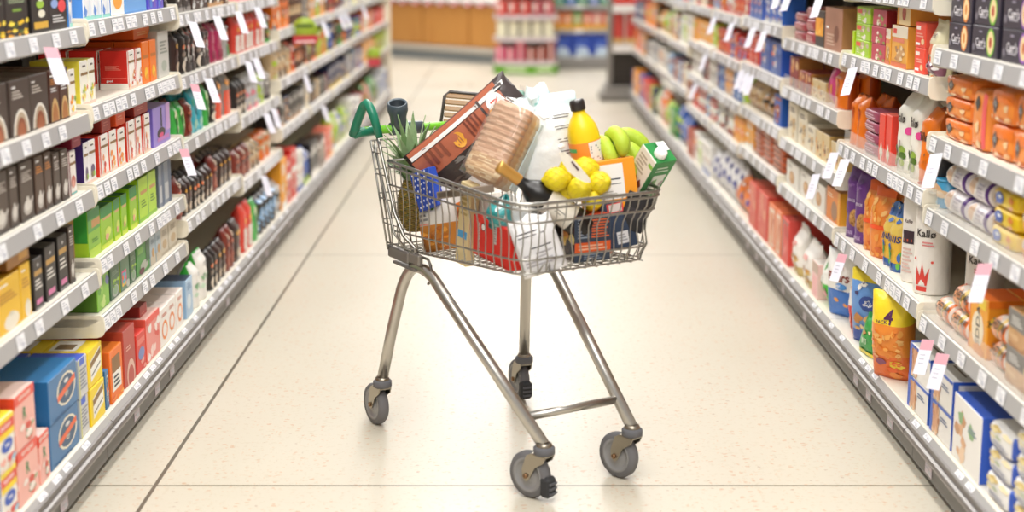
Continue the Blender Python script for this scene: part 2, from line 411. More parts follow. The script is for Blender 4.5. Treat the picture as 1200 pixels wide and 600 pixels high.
D('blackred', 'coffee_box', 'coffee box', 'box', 'black box with red berry pictures', '#262122', .09, 'F t .3 .86 .08 #d33 9;F e .3 .62 .17 .07 #4f6fc4;F e .72 .66 .2 .09 #d8303c;F e .3 .4 .2 .07 #8fa8dc;F e .7 .36 .22 .1 #e3434b;F l .15 .1 .85 .24 3 #ccc')
D('daisy', 'tea_box', 'tea box', 'box', 'white and blue box with daisies', '#eef1f5', .08, 'F r 0 0 1 .07 #8fd0c8;F n .1 .15 .9 .9 7 3 #f6f6f6,#5f8fd8,#f2c437,#7da6e2,#dfe8f6;F l .2 .4 .8 .55 2 #4a78c8', cols={'L': '#4f8fdd', 'T': '#dfe9f4'})
D('daisyorange', 'tea_box', 'tea box', 'box', 'white and blue box with orange picture', '#f2f1ee', .08, 'F e .5 .3 .35 .18 #f0a642;F r .1 .6 .9 .88 #5c93d6;F l .15 .65 .8 .8 2 #fff', cols={'L': '#3f86dd'})
D('skybox', 'tea_box', 'tea box', 'box', 'plain sky blue box', '#6ca6e4', .09, 'F r 0 .0 1 .04 #5791d2;F l .2 .5 .8 .6 2 #d9e8f8', cols={'L': '#79b2ec'})
D('stripe', 'tea_box', 'tea box', 'box', 'purple and blue striped box', '#5d55c8', .08, 'F r .15 .05 .4 1 #4a7fd6;F r .6 .05 .8 1 #7a5cc0;F e .5 .3 .2 .12 #e8e4f4')
FRUIT = 'F r .08 .86 .92 .97 #f7f4ee;F l .3 .84 .7 .92 1 #5a5048;F r .05 .68 .95 .74 #8c6a3c;F r .0 0 1 .07 #e6c9b8;'
D('fruityellow', 'tea_box', 'tea box', 'box', 'white fruit tea box with yellow edge', '#f6f2e8', .065, FRUIT + 'F n .1 .12 .9 .42 7 4 #f3b13a,#ef8a2c,#f8d44c,#8fb24a', cols={'L': '#e9d52c', 'T': '#e6d640'})
D('fruitlemon', 'tea_box', 'tea box', 'box', 'white tea box with lemon pictures', '#f6f3e6', .065, FRUIT + 'F n .1 .1 .9 .45 8 9 #f0d83a,#a8c24a,#f4e98a,#e77b5a', cols={'L': '#efe04a', 'T': '#c9c04a'})
D('fruitred', 'tea_box', 'tea box', 'box', 'white fruit tea box, red side', '#f7f1ea', .075, FRUIT + 'F n .15 .1 .85 .45 6 2 #d98a5a,#efc9a0,#c8553a;F r 0 .07 .06 1 #e23a2c;L r .05 .3 .95 .31 #f08070;L l .2 .5 .75 .62 4 #f08a78;L t .35 .22 .08 #fff good;L r 0 0 1 .16 #eee6dc', cols={'L': '#d42a20', 'T': '#c83a2c'})
D('fruitorange', 'tea_box', 'tea box', 'box', 'orange box with mango picture', '#f27c1e', .085, 'F r .1 .6 .9 .68 #c7742e;F e .5 .25 .25 .14 #f6c12e;F e .6 .15 .2 .08 #e99d22', cols={'T': '#ee6f1c', 'L': '#e8661a'})
D('orangelid', 'tea_box', 'tea box', 'box', 'long flat orange box', '#ee7420', .2, 'F l .2 .3 .8 .7 2 #f6b06a', cols={'L': '#e8691c', 'T': '#c96a2c'})
D('greycarton', 'tea_box', 'tea box', 'box', 'pale grey box', '#c9c8c2', .08, 'F l .15 .5 .85 .8 4 #8a9088;F e .5 .25 .25 .12 #a8b0a4', cols={'L': '#b8b8b0'})
POT = 'F e .5 .22 .34 .13 #b9b2aa;F e .5 .26 .25 .1 #d9d4cc;F e .5 .37 .12 .035 #cfc9c0;F p #c9c2ba .72 .2 .95 .34 .9 .38 .7 .3;F r 0 0 1 .06 #3b322d;'
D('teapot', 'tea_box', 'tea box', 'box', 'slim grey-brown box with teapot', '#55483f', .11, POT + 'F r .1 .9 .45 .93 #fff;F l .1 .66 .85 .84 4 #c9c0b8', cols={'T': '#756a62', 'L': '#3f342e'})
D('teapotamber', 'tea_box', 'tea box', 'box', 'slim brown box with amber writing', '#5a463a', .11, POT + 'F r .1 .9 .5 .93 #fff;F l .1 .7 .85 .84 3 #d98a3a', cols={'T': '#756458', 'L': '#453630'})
D('maroonfruit', 'tea_box', 'tea box', 'box', 'white berry tea box, maroon side', '#f5efe9', .075, FRUIT + 'F r 0 0 .1 1 #8a1f3c;F e .5 .3 .3 .14 #c26a5a;F e .45 .25 .2 .09 #e0a090;F r .1 .02 .9 .06 #5fb8b8', cols={'L': '#8a1f3c', 'T': '#8a1f3c'})
D('maroonlid', 'tea_box', 'tea box', 'box', 'maroon box lying on its side', '#96283f', .09, 'F l .2 .3 .7 .6 2 #b8566a', cols={'T': '#7c2035', 'L': '#8a2236'})
D('redlid', 'tea_box', 'tea box', 'box', 'dark red box lying on its side', '#a8362c', .09, 'F l .2 .3 .7 .6 2 #c8665a', cols={'T': '#8c2a24', 'L': '#93302a'})
D('orangesmall', 'tea_box', 'tea box', 'box', 'bright orange box lying on top', '#ee5a2a', .09, 'F l .2 .3 .7 .6 2 #f49070', cols={'T': '#c84a20'})
D('purplefruit', 'tea_box', 'tea box', 'box', 'white berry tea box, purple side', '#f4f0f2', .075, FRUIT + 'F e .5 .3 .28 .13 #6a5a78;F e .4 .2 .2 .08 #8a7a5a;F e .65 .2 .15 .07 #9ac25a', cols={'L': '#3a1f66', 'T': '#4a2a70'})
D('redfruit', 'tea_box', 'tea box', 'box', 'white and red fruit tea box', '#f7f0ea', .075, FRUIT + 'F r 0 .07 .1 1 #e0472c;F n .2 .1 .9 .45 5 8 #e86a4a,#f0a070,#d03a2a,#f4c8a8', cols={'L': '#dd3a22', 'T': '#d03c28'})
D('orangefruit', 'tea_box', 'tea box', 'box', 'white and orange fruit tea box', '#f7f1ea', .075, FRUIT + 'F n .1 .1 .9 .45 5 11 #f0903a,#f4b86a,#e86a3a', cols={'L': '#ee4a1c', 'T': '#e0562c'})
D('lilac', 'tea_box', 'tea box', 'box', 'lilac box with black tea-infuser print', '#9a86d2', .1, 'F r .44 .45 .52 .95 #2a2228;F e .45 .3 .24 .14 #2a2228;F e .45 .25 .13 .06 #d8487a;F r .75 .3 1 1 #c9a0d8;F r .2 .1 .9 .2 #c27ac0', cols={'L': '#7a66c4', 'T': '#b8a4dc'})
D('mustard', 'tea_box', 'tea box', 'box', 'mustard yellow box with teapot', '#efbf2c', .1, 'F e .6 .16 .3 .16 #e9e2d2;F e .6 .3 .1 .04 #d9d2c2;F r .1 .86 .5 .89 #fff;F l .15 .55 .85 .75 3 #c9922a', cols={'L': '#c98f26', 'T': '#d9a528'})
D('brownlid', 'tea_box', 'tea box', 'box', 'brown box laid across the top', '#b07a36', .12, 'F r .5 .2 .9 .7 #d9a34a', cols={'L': '#8c5a28', 'T': '#7c5226'})
D('blackgold', 'tea_box', 'tea box', 'box', 'black tea box with gold band', '#3a3532', .09, 'F r .08 .66 .92 .76 #c2974c;F e .5 .86 .1 .03 #bbb;F l .12 .38 .85 .6 3 #e2ded8;F r .15 .1 .8 .2 #d87aa8;F r 0 0 1 .05 #777', cols={'L': '#1f1b1a', 'T': '#2a2523'})
D('blackcard', 'tea_box', 'tea box', 'box', 'black box lying flat', '#1f1b1a', .1, 'F r 0 .9 1 1 #3a3532', cols={'T': '#2c2624'})
D('lidded', 'tea_box', 'tea box', 'box', 'small dark display tray', '#4a4541', .09, 'F l .2 .3 .8 .7 2 #aaa')
D('greenbig', 'tea_box', 'tea box', 'box', 'large green tea box, lime below', '#8fc43a', .15, 'F r 0 .8 1 1 #2f8a3c;F r 0 .55 1 .8 #5fa84a;F r .3 .62 1 .78 #c9955a;F r 0 0 1 .2 #b8da3a;F l .3 .3 .8 .4 2 #5c9a3a;L r .0 .0 1 .35 #a8d030;L r .55 0 .75 .92 #d9b06c;L r .0 .6 .5 1 #1f7a34', cols={'L': '#3c9a3a', 'T': '#1f6a30'})
D('greentea', 'tea_box', 'tea box', 'box', 'lime and green tea box', '#9fd030', .09, 'F r 0 .75 1 1 #2c9040;F r .2 .68 .9 .74 #d9b07a;F e .6 .35 .25 .12 #d8e86a;F e .5 .25 .15 .08 #e8b08a;F r 0 0 1 .12 #c9e030', cols={'L': '#8fca20', 'T': '#1f7a34'})
D('limebox', 'tea_box', 'tea box', 'box', 'bright lime tea box', '#b9e040', .1, 'F r .25 .62 .9 .7 #c99a5a;F l .3 .3 .8 .5 3 #6a9a2a;F r 0 0 1 .08 #8fc430;F r 0 0 .06 1 #2a9a3a', cols={'L': '#a8d42c', 'T': '#7ea02c'})
D('greyflap', 'tea_box', 'tea box', 'box', 'tall grey and blue box', '#8a94a4', .09, 'F r .1 .1 .9 .5 #c9ccd0;F r .6 .0 1 1 #5c6a84', cols={'L': '#6a7282'})
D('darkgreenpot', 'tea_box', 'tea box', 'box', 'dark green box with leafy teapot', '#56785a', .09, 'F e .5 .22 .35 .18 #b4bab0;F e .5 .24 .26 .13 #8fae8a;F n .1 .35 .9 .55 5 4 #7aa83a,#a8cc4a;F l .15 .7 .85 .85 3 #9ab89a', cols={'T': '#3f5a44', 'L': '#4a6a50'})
D('greensticker', 'tea_box', 'tea box', 'box', 'green box with pink and orange sticker', '#6c9070', .09, 'F r .1 .15 .62 .62 #ee5a8a;F r .16 .2 .56 .56 #5ab0c8;F n .16 .2 .56 .56 5 3 #f08a3a,#f4d84a,#ee5a8a;F e .75 .15 .2 .12 #c8ccc0', cols={'L': '#c8d42a', 'T': '#5a7a5c'})
D('greencorn', 'tea_box', 'tea box', 'box', 'green box with berries and mug', '#4f9a44', .09, 'F e .55 .25 .3 .16 #b8bcae;F e .35 .12 .2 .1 #6c2a3c;F r .7 .3 1 1 #3c6a44;F r .1 .7 .5 .9 #7ac24a', cols={'L': '#3a8a3c'})
D('paleblue', 'tea_box', 'tea box', 'box', 'pale blue and beige box', '#b8c8d2', .09, 'F r 0 0 1 .3 #d8cdb8;F e .5 .4 .25 .15 #c9a06a;F l .2 .7 .8 .85 3 #7a94a8', cols={'L': '#a8bac6'})
D('beigebox', 'tea_box', 'tea box', 'box', 'cream and beige box', '#ddd4c2', .09, 'F e .5 .35 .3 .16 #c9b08a;F l .2 .65 .8 .85 4 #a89c88;F r 0 0 1 .1 #c8bca4')
D('limegreenbase', 'tea_box', 'tea box', 'box', 'lime green box under the shelf lip', '#8fcc4a', .1, 'F n .1 .1 .9 .9 8 4 #b4e06a,#6ab040,#d0e88a,#8890c8', cols={'L': '#5c8a2c'})
D('tetley', 'tea_box', 'tea box', 'box', 'yellow, red and white tea box', '#f3efe6', .11, 'F r 0 .72 1 .9 #e23a2a;F t .5 .81 .08 #fff DELICIOUS;F r 0 .6 1 .72 #f4d42a;F r 0 .9 1 1 #f6dc3a;F e .5 .45 .36 .13 #2a56b8;F t .5 .45 .1 #fff Tetley;F r .5 .12 .95 .24 #e2463a;F n .05 .02 .9 .3 5 3 #f0b0a0,#e8c8b0,#9ac8dc', cols={'T': '#f6dc3a', 'L': '#4a7fd0'})
D('redbush', 'tea_box', 'tea box', 'box', 'pink and red leafy tea box', '#efb4a8', .14, 'F r 0 .82 1 1 #e8584a;F t .5 .91 .08 #f4ece0 NEW BLEND;F t .45 .6 .22 #3f8a5a R;F n .1 .05 .9 .45 9 6 #f6cfc6,#5a9a6a,#f0e4da,#d8584a,#8aae7a;L r 0 .78 1 1 #e2452a;L r .35 .62 .75 .98 #4a7a5a;L n .05 .0 .95 .5 8 4 #f2c0b4,#8fc27a,#e8dccc,#f8d8d0', cols={'L': '#f0a898', 'T': '#f4d6cc'})
D('bluebadge', 'tea_box', 'tea box', 'box', 'big blue box with round orange-striped badge', '#4a7aa8', .19, 'F e .6 .52 .34 .36 #e8e0cc;F e .6 .52 .29 .31 #3c5a78;F p #e8683c .28 .36 .92 .56 .92 .7 .28 .5;F t .6 .4 .1 #e8e0cc KEY;F e .6 .7 .08 .05 #ddd;F l .1 .03 .7 .08 1 #2a5a8a;L r .12 .0 .3 .45 #2f7ba8;L r .35 .0 .5 .62 #2f7ba8;L r .55 0 .8 .4 #2f7ba8', cols={'L': '#1d639a', 'T': '#3a80b8'})
D('navyslab', 'tea_box', 'tea box', 'box', 'dark navy box', '#2c4468', .19, 'T l .2 .2 .8 .8 3 #56789a', cols={'T': '#35527a'})
D('whiteblue', 'tea_box', 'tea box', 'box', 'white box with blue corner', '#cfcfce', .14, 'F r .1 .82 .7 1 #4a6ad0;F l .1 .2 .9 .75 6 #8a909c;F r 0 0 .12 1 #d8d88a', cols={'L': '#b8c0c8', 'T': '#4a62c8'})
D('yellowbar', 'tea_box', 'tea box', 'box', 'yellow box with white and brown label', '#f4d52a', .12, 'F p #f4f1e8 .15 .15 .9 .35 .9 .9 .15 .7;F p #8c6a3c .15 .5 .9 .7 .9 .86 .15 .66;F p #30343c .2 .28 .85 .46 .85 .5 .2 .32;T r .1 .3 .9 .9 #f4f1e8;T r .2 .4 .6 .8 #7c6240', cols={'T': '#f6d92c', 'L': '#f0c81e'})
D('orangebar', 'tea_box', 'tea box', 'box', 'orange box with white label', '#f0761e', .11, 'F r .15 .2 .85 .55 #f2eee6;F r .15 .55 .8 .85 #8c6438;F n 0 .0 1 .15 5 3 #f8a83a,#e85a1c;F l .25 .25 .75 .5 3 #30343c', cols={'T': '#f2802a', 'L': '#f0702a'})
D('redcup', 'tea_box', 'tea box', 'box', 'brick red box with cup', '#b8483c', .12, 'F e .55 .15 .35 .28 #e0b8a8;F e .55 .12 .26 .2 #b8483c;F l .2 .6 .6 .7 2 #e0a898', cols={'L': '#c9563e', 'T': '#c85244'})
D('redblue', 'tea_box', 'tea box', 'box', 'red box with blue oval', '#dc4238', .11, 'F e .5 .45 .35 .16 #7a8ac0;F r .1 .7 .9 .85 #e8786c;F n .1 .05 .9 .3 4 5 #f0a090,#c8302a', cols={'T': '#e0463c', 'L': '#e23c30'})
D('redwhite', 'tea_box', 'tea box', 'box', 'pink-red and white box', '#ea8f86', .13, 'F n .1 .1 .9 .8 9 2 #f8e8e2,#e0564a,#f6d8d0,#f4f0ea;F r 0 .85 1 1 #e8564a', cols={'T': '#f0c8bc', 'L': '#e8604c'})
D('whiteswirl', 'tea_box', 'tea box', 'box', 'white box with orange swirl', '#f0ebe6', .13, 'F e .5 .4 .35 .25 #e88a4a;F e .5 .4 .24 .17 #f0ebe6;F l .2 .75 .8 .85 2 #c86a4a', cols={'T': '#f2e4dc', 'L': '#ece4de'})
D('iceblue', 'tea_box', 'tea box', 'box', 'pale blue box', '#a9c6e0', .14, 'F e .4 .4 .3 .2 #d8e6f0;F l .2 .7 .8 .9 3 #5c84b0', cols={'T': '#2c3c54', 'L': '#93b4d4'})
D('whitegreen', 'coffee_bag', 'coffee bag', 'coffee', 'white coffee bag with green side', '#efece6', .07, 'F n .2 .3 .8 .6 4 3 #9ad0a0,#c8e0c8,#8ac08a;F l .3 .7 .7 .8 2 #999', side='#3cae3c')
D('darkcoffee', 'coffee_bag', 'coffee bag', 'coffee', 'dark brown coffee bag', '#3c2a26', .06, 'F e .5 .2 .3 .12 #c9b49a;F r .2 .45 .8 .6 #5c4038;F e .5 .68 .3 .06 #d8a03c', side='#241a18')
D('rustcoffee', 'coffee_bag', 'coffee bag', 'coffee', 'rust red coffee bag', '#7c2e22', .06, 'F e .5 .25 .3 .14 #a8523a;F r .2 .5 .8 .6 #5a2018;F n .2 .6 .8 .85 3 4 #c86a4a,#d8c8b0', side='#5a2018')
D('blackcoffee', 'coffee_bag', 'coffee bag', 'coffee', 'black coffee bag with pale cup', '#2c2725', .06, 'F e .5 .18 .34 .14 #d8cbb8;F r .2 .4 .8 .5 #8a7a6c;F e .4 .62 .2 .06 #e0784a;F e .65 .62 .12 .05 #5cb090', side='#201b1a')
D('speckcoffee', 'coffee_bag', 'coffee bag', 'coffee', 'speckled black, red and white coffee bag', '#3a3432', .06, 'F n .08 .2 .92 .95 34 8 #e8e2da,#c8463c,#f0ece6,#4a4240,#d8d0c8;F r .1 .03 .9 .2 #4a4644', side='#1f1c1b')
D('pinkcoffee', 'coffee_bag', 'coffee bag', 'coffee', 'magenta coffee bag', '#b02e5c', .06, 'F r .2 .1 .8 .3 #8c2048;F l .2 .5 .8 .7 3 #d87a98', side='#8c2048')
D('greycoffee', 'coffee_bag', 'coffee bag', 'coffee', 'silver and green coffee bag', '#b0aeaa', .06, 'F r .3 .05 .8 .35 #2ca04a;F e .5 .6 .3 .1 #f08a4a;F l .2 .75 .8 .9 3 #6a6a66', side='#8a8a88')
D('redcoffee', 'coffee_bag', 'coffee bag', 'coffee', 'red coffee bag with white lower panel', '#e04a3c', .06, 'F r .12 .05 .88 .5 #ece0d8;F r .3 .12 .7 .42 #e8c8bc;F e .4 .65 .2 .06 #f4a83a', side='#c23a30')
D('greenpouch', 'coffee_bag', 'coffee bag', 'coffee', 'bright green coffee bag', '#3fb04a', .06, 'F n .1 .1 .9 .9 10 6 #8cd86a,#2a8a3a,#e8f0c8,#5cc060', side='#2a8a3a')
D('cyanpouch', 'coffee_bag', 'coffee bag', 'coffee', 'cyan coffee bag', '#3cb4c8', .06, 'F n .1 .1 .9 .8 8 2 #7ad0dc,#2a90a8,#a8dcc8,#38a890', side='#2a8ca0')
D('orangepouch', 'coffee_bag', 'coffee bag', 'coffee', 'grey bag with orange-red band', '#8a8682', .06, 'F r .0 .0 1 .6 #e8583c;F e .5 .8 .3 .1 #f0a03c', side='#6a6662')
# ---- biscuit side
def carr(k, c, ring, w): D('carr' + k, 'cracker_box', 'cracker box', 'box', 'dark cracker box, ' + w + ' ring', '#383240', .12, 'F e .74 .5 .155 .46 ' + ring + ';F e .74 .5 .12 .38 #f3d9a4;F e .74 .5 .05 .18 ' + c + ';F t .36 .46 .3 #e8e4ea Carr\'s;F l .22 .22 .52 .32 1 #b8b4c0;F e .1 .28 .06 .13 #77727e;F r .3 .78 .42 .84 #9a94a8', cols={'T': '#2c2733', 'L': '#2c2733', 'R': '#2c2733'})
carr('o', '#e08a3a', '#e8883a', 'orange'); carr('g', '#b8442c', '#7cc03c', 'green'); carr('p', '#c8603c', '#9a5cc0', 'purple')
D('diamond', 'cracker_pack', 'cracker pack', 'brick', 'orange cracker pack with dark diamond', '#f5923c', .12, 'F r .0 .62 1 1 #f07a1e;F n .45 .1 .95 .6 6 5 #f6cf9a,#d8743a,#f0b070,#e8a04a;F p #3a3a40 .16 .55 .27 .86 .38 .55 .27 .24;F t .27 .55 .14 #c8c8c8 ICS;F n .02 .05 .4 .25 3 3 #f8d8a8,#f4b870', cols={'L': '#e8e0da', 'T': '#f0842c', 'R': '#f0842c'})
D('diamondtall', 'cracker_pack', 'cracker pack', 'brick', 'tall orange cracker pack, pink stripe', '#f5923c', .1, 'F r .8 0 1 1 #f06a6a;F p #3a3a40 .3 .78 .46 .92 .62 .78 .46 .64;F n .1 .05 .75 .5 6 5 #f6cf9a,#e8955a,#f8dca8,#f0c070', cols={'T': '#f0842c'})
D('maroonbar', 'biscuit_pack', 'biscuit pack', 'brick', 'small maroon pack', '#a03a44', .1, 'F l .15 .3 .85 .7 2 #d8a0a0')
D('blackyellow', 'biscuit_box', 'biscuit box', 'box', 'black and amber biscuit box', '#3c3836', .1, 'F r .0 .3 .9 .8 #f2a52c;F n .1 .35 .8 .75 5 2 #f8c860,#e08a1c', cols={'R': '#6c5a3a', 'T': '#8a6a3a'})
D('mochabox', 'biscuit_box', 'biscuit box', 'box', 'tall mocha brown box', '#b07e68', .11, 'F e .7 .4 .14 .2 #7c4a38;F l .15 .1 .6 .4 4 #d8b8a4;F r .1 .5 .25 .55 #fff', cols={'R': '#a8784c', 'T': '#b88a5c', 'L': '#c49a80'})
D('limesnack', 'biscuit_box', 'biscuit box', 'box', 'small lime green box', '#b5d41e', .1, 'F r .12 .7 .25 .76 #fff;F l .15 .2 .6 .35 2 #e6f0a0', cols={'R': '#a8cc10', 'T': '#c4dc50'})
D('limecrisp', 'biscuit_box', 'biscuit box', 'box', 'lime and white crispbread box', '#a9d03a', .1, 'F n .35 .1 .95 .85 8 4 #e8dcc4,#b8a888,#f4f0e4,#c8b8a0;F r .06 .6 .4 .85 #e85a4a;F l .1 .15 .35 .5 3 #e8f4c0', cols={'T': '#c8dc8a'})
D('maroonseed', 'biscuit_box', 'biscuit box', 'box', 'maroon crispbread box with salad picture', '#c0485c', .1, 'F n .35 .1 .95 .9 10 7 #e0d0b0,#9aa85a,#f0e8d8,#c86a6a,#8a9a4a', cols={'R': '#8c1c24', 'T': '#a83040'})
D('peachbox', 'biscuit_box', 'biscuit box', 'box', 'beige and orange seeded cracker box', '#e8a848', .13, 'F r 0 .72 1 1 #efe4d0;F r .05 .6 .8 .7 #e8866a;F r .08 .8 .3 .92 #e2423c;F p #c89a6a .25 .18 .55 .55 .85 .4 .6 .12;F n .3 .2 .8 .5 8 3 #e8d0a8,#b8865a;F r 0 0 1 .12 #d8744a', cols={'R': '#df9a3c', 'T': '#d8a050', 'L': '#e0a040'})
D('peachside', 'biscuit_box', 'biscuit box', 'box', 'beige and amber box lying flat', '#eccf9c', .2, 'F r 0 0 .15 1 #e8a040;F e .55 .5 .15 .3 #b84a3a;F r .1 .75 .3 .95 #e2423c', cols={'R': '#dd9c44', 'T': '#b06a2c'})
D('redcracker', 'biscuit_box', 'biscuit box', 'box', 'red cracker box', '#ee4a34', .1, 'F r .1 .7 .5 .85 #f8e8e0;F l .15 .4 .8 .6 2 #f8b0a0;F e .75 .25 .15 .12 #f4d0a0;F r .1 .1 .5 .2 #fff', cols={'R': '#e2584a', 'T': '#d84a40'})
D('ninebar', 'snack_bag', 'snack bag', 'bag', 'cream snack bag with pepper pictures', '#ece4c0', .06, 'F n .05 .0 .95 .45 16 5 #4a3028,#d8562c,#6a4030,#e88a3a,#3a2420;F t .5 .74 .08 #2a2422 THINS;F e .5 .5 .25 .1 #e06a3a', amp=1.3)
D('purplebag', 'snack_bag', 'snack bag', 'pillow', 'small purple and clear bag', '#8c5a6c', .05, 'F n .1 .2 .9 .8 7 3 #d8d0d4,#5a2c3c,#f0ecec', amp=1.5)
D('pinkpack', 'snack_bag', 'snack bag', 'pillow', 'tall pink snack bag', '#d8508c', .05, 'F n .2 .1 .8 .8 5 3 #f0a83c,#e87aa8')
D('orangeclear', 'snack_bag', 'snack bag', 'coffee', 'tall glossy orange snack bag', '#ee7a1c', .07, 'F n .2 .2 .8 .8 5 9 #f8b04a,#c8501c,#f49a3a', side='#b8480f')
D('rustbag', 'snack_bag', 'snack bag', 'coffee', 'dark orange snack bag', '#b8521c', .07, 'F n .15 .6 .6 .9 3 4 #e8b04a,#8c3a14', side='#8c3a14')
D('maroonstick', 'biscuit_pack', 'biscuit pack', 'brick', 'wrapped maroon bar pack', '#a04a64', .1, 'F l .1 .3 .9 .7 2 #e0b8c8')
D('redstarbox', 'biscuit_box', 'biscuit box', 'box', 'tall red box with white star', '#e8402e', .08, 'F p #f2efe4 .2 .2 .5 .42 .8 .2 .5 .0;F n .35 .1 .65 .3 3 2 #8ac04a,#c8d88a', cols={'R': '#d83a2c', 'T': '#f06a5a'})
D('olivecake', 'rice_cake_bag', 'rice cake bag', 'coffee', 'white rice cake bag with green olives', '#f0ede2', .1, 'F t .5 .7 .12 #3a3230 Kallø;F e .3 .28 .13 .06 #5c7a34;F e .38 .2 .13 .055 #7a9a3a;F e .68 .3 .15 .05 #8fae44;F e .72 .22 .15 .05 #55752f;F e .7 .13 .14 .05 #9ab23a;F e .32 .12 .12 .05 #6c8a36;F r .28 .3 .31 .45 #6a3a4a;F r .62 .32 .65 .42 #6a3a4a;F e .93 .55 .09 .05 #e8509a', side='#e8e4d8', amp=1.2)
D('orangecake', 'rice_cake_bag', 'rice cake bag', 'coffee', 'orange rice cake bag with striped pack print', '#ef7a18', .1, 'F t .4 .63 .12 #2c2420 Kallø;F p #f0c080 .1 .1 .75 .28 .85 .5 .2 .32;F p #3a2c26 .15 .14 .7 .3 .72 .33 .17 .17;F p #3a2c26 .17 .24 .76 .4 .78 .43 .19 .27;F n .05 .0 .9 .1 3 2 #d84a1c,#e8601c', side='#c8580f', amp=1.4)
D('blackcake', 'rice_cake_bag', 'rice cake bag', 'coffee', 'black rice cake bag with coffee cup', '#2f2b2c', .1, 'F t .3 .5 .1 #fff olø;F e .5 .7 .28 .09 #8c5a30;F e .55 .1 .35 .12 #e8d0b0;F e .5 .1 .22 .07 #f4f0ea;F e .5 .1 .15 .04 #6c4022;F r 0 0 1 .05 #d8955a', side='#242122', amp=1.3)
D('bluetub', 'snack_bag', 'snack bag', 'tube', 'round blue tub with biscuit print', '#3f9cc8', .11, 'F e .4 .65 .3 .2 #e8b88a;F e .7 .5 .2 .14 #f0d0a8;F t .5 .22 .2 #bfe0f0 Life', hard=1)
D('purpleroll', 'biscuit_roll', 'biscuit roll', 'roll', 'white and purple round biscuit roll', '#efeaee', .07, 'F e .26 .55 .2 .34 #f6f0ec;F e .24 .55 .14 .25 #dcb898;F l .5 .3 .8 .7 4 #b8b0bc', end='#e8e0e4', mid='#dcc0a0', rim='#54287a')
D('yellowpack', 'biscuit_pack', 'biscuit pack', 'brick', 'yellow and white biscuit pack', '#f3d024', .17, 'F p #f0ece4 0 .0 .55 0 .75 1 0 1;F e .35 .55 .16 .32 #3a66c8;F e .38 .62 .07 .1 #e8eef8;F p #2a4a9a .2 .2 .5 .3 .45 .45 .25 .35;F n .7 .1 .95 .7 3 4 #f0b8a0,#e8903c', cols={'T': '#eec81e'})
D('orangepack', 'biscuit_pack', 'biscuit pack', 'brick', 'orange biscuit pack with blue print', '#f58628', .17, 'F e .4 .6 .22 .32 #f4e8da;F p #2a56c0 .25 .45 .55 .5 .5 .8 .3 .75;F n .1 .05 .9 .4 5 8 #f8c050,#f4a030', cols={'T': '#f07e24'})
D('purplecookie', 'biscuit_bag', 'biscuit bag', 'coffee', 'tall purple bag with cookie picture', '#6a3c86', .07, 'F e .72 .3 .28 .13 #b8864a;F n .5 .2 .95 .4 6 4 #8c5a2c,#d0a060;F t .45 .55 .04 #d8c8e0 HEROES;F n .2 .75 .8 .88 3 4 #8a5ca8,#58306c;F t .45 .08 .06 #c8b0d4 PAN', side='#5a2c74', amp=1.5)
D('orangepasta', 'biscuit_bag', 'biscuit bag', 'bag', 'orange bag of waffle biscuits', '#eb8230', .08, 'F n .15 .5 .85 .85 16 3 #f2ac56,#e89038,#f6c074;F r .1 .42 .9 .48 #ee5a2c;F n .15 .05 .85 .38 8 5 #f0a04a,#d86a2c,#f4b468', bands=[(.9, '#ee8c3a'), (1.1, '#ea6a2a')], amp=1.6)
D('bluegold', 'snack_bag', 'snack bag', 'bag', 'blue and yellow crumpled snack bag', '#e8b83c', .09, 'F t .45 .5 .1 #2a3a78 MINIS;F n .1 .75 .9 .98 9 3 #3a6ab8,#f0d040,#8fb0d8,#2c54a0;F n .05 0 .4 .4 3 2 #3c6cb8,#58a860;F n .5 .05 .95 .3 3 2 #6cc04a,#3c6cb8', bands=[(.12, '#3c68b0'), (.55, '#eab83c'), (.8, '#e8c860'), (1.1, '#4a74b4')], amp=2.2)
D('redcake', 'rice_cake_bag', 'rice cake tube', 'tube', 'tall white rice cake tube', '#f3eee8', .12, 'F t .55 .66 .085 #3a3230 Kallø;F l .5 .52 .72 .58 2 #e08a8a;F p #d8463c .4 .1 .62 .1 .66 .3 .58 .2 .52 .34 .48 .2 .4 .3;F r .42 .04 .62 .09 #d8463c;F e .35 .38 .03 .015 #e0584c;F e .7 .36 .025 .015 #e0584c', amp=1)
D('darkcake', 'rice_cake_bag', 'rice cake tube', 'tube', 'white rice cake tube, dark photo label', '#f0ebe5', .12, 'F r .34 .42 .62 .56 #3c2c38;F r .38 .44 .58 .47 #c8583c;F t .48 .66 .04 #6a5a5c Kallø;F l .35 .1 .6 .38 7 #d8b8b0')
D('cheddars', 'cracker_box', 'cracker box', 'box', 'orange and yellow cheese biscuit box', '#f4a72a', .085, 'F r 0 0 .06 1 #f07a1c;F e .5 .42 .34 .3 #f3e6cc;F T .5 .42 .2 #4a4438 CHEDDARS;F r .5 .8 .9 .98 #f4d02c;F e .6 .08 .3 .1 #e8943c;R e .5 .62 .46 .16 #f6cf4a;R t .5 .62 .11 #3c3024 CHEDDARS;R e .4 .25 .3 .1 #e08a2c;R e .65 .2 .3 .09 #f0a03c;R r 0 .88 1 1 #ee7a20;L t .5 .62 .11 #3c3024 CHEDDARS', cols={'R': '#ef9a28', 'L': '#ef9a28', 'T': '#ee7222'})
D('cheddartop', 'cracker_box', 'cracker box', 'box', 'flat orange cheese biscuit box', '#f08224', .2, 'F e .5 .5 .3 .35 #f3e0b8;F l .1 .1 .9 .25 1 #f4c83c', cols={'T': '#e8701e'})
D('orangeroll', 'biscuit_roll', 'biscuit roll', 'roll', 'orange and white biscuit roll', '#f3ebe2', .07, 'F e .3 .5 .2 .35 #f0a878;F r .55 .1 .75 .9 #f4c84a;F t .55 .6 .25 #3c3024 CHEDDARS;F e .75 .3 .12 .25 #ee9a6a', end='#f4e6da', mid='#f0b890', rim='#ee7422')
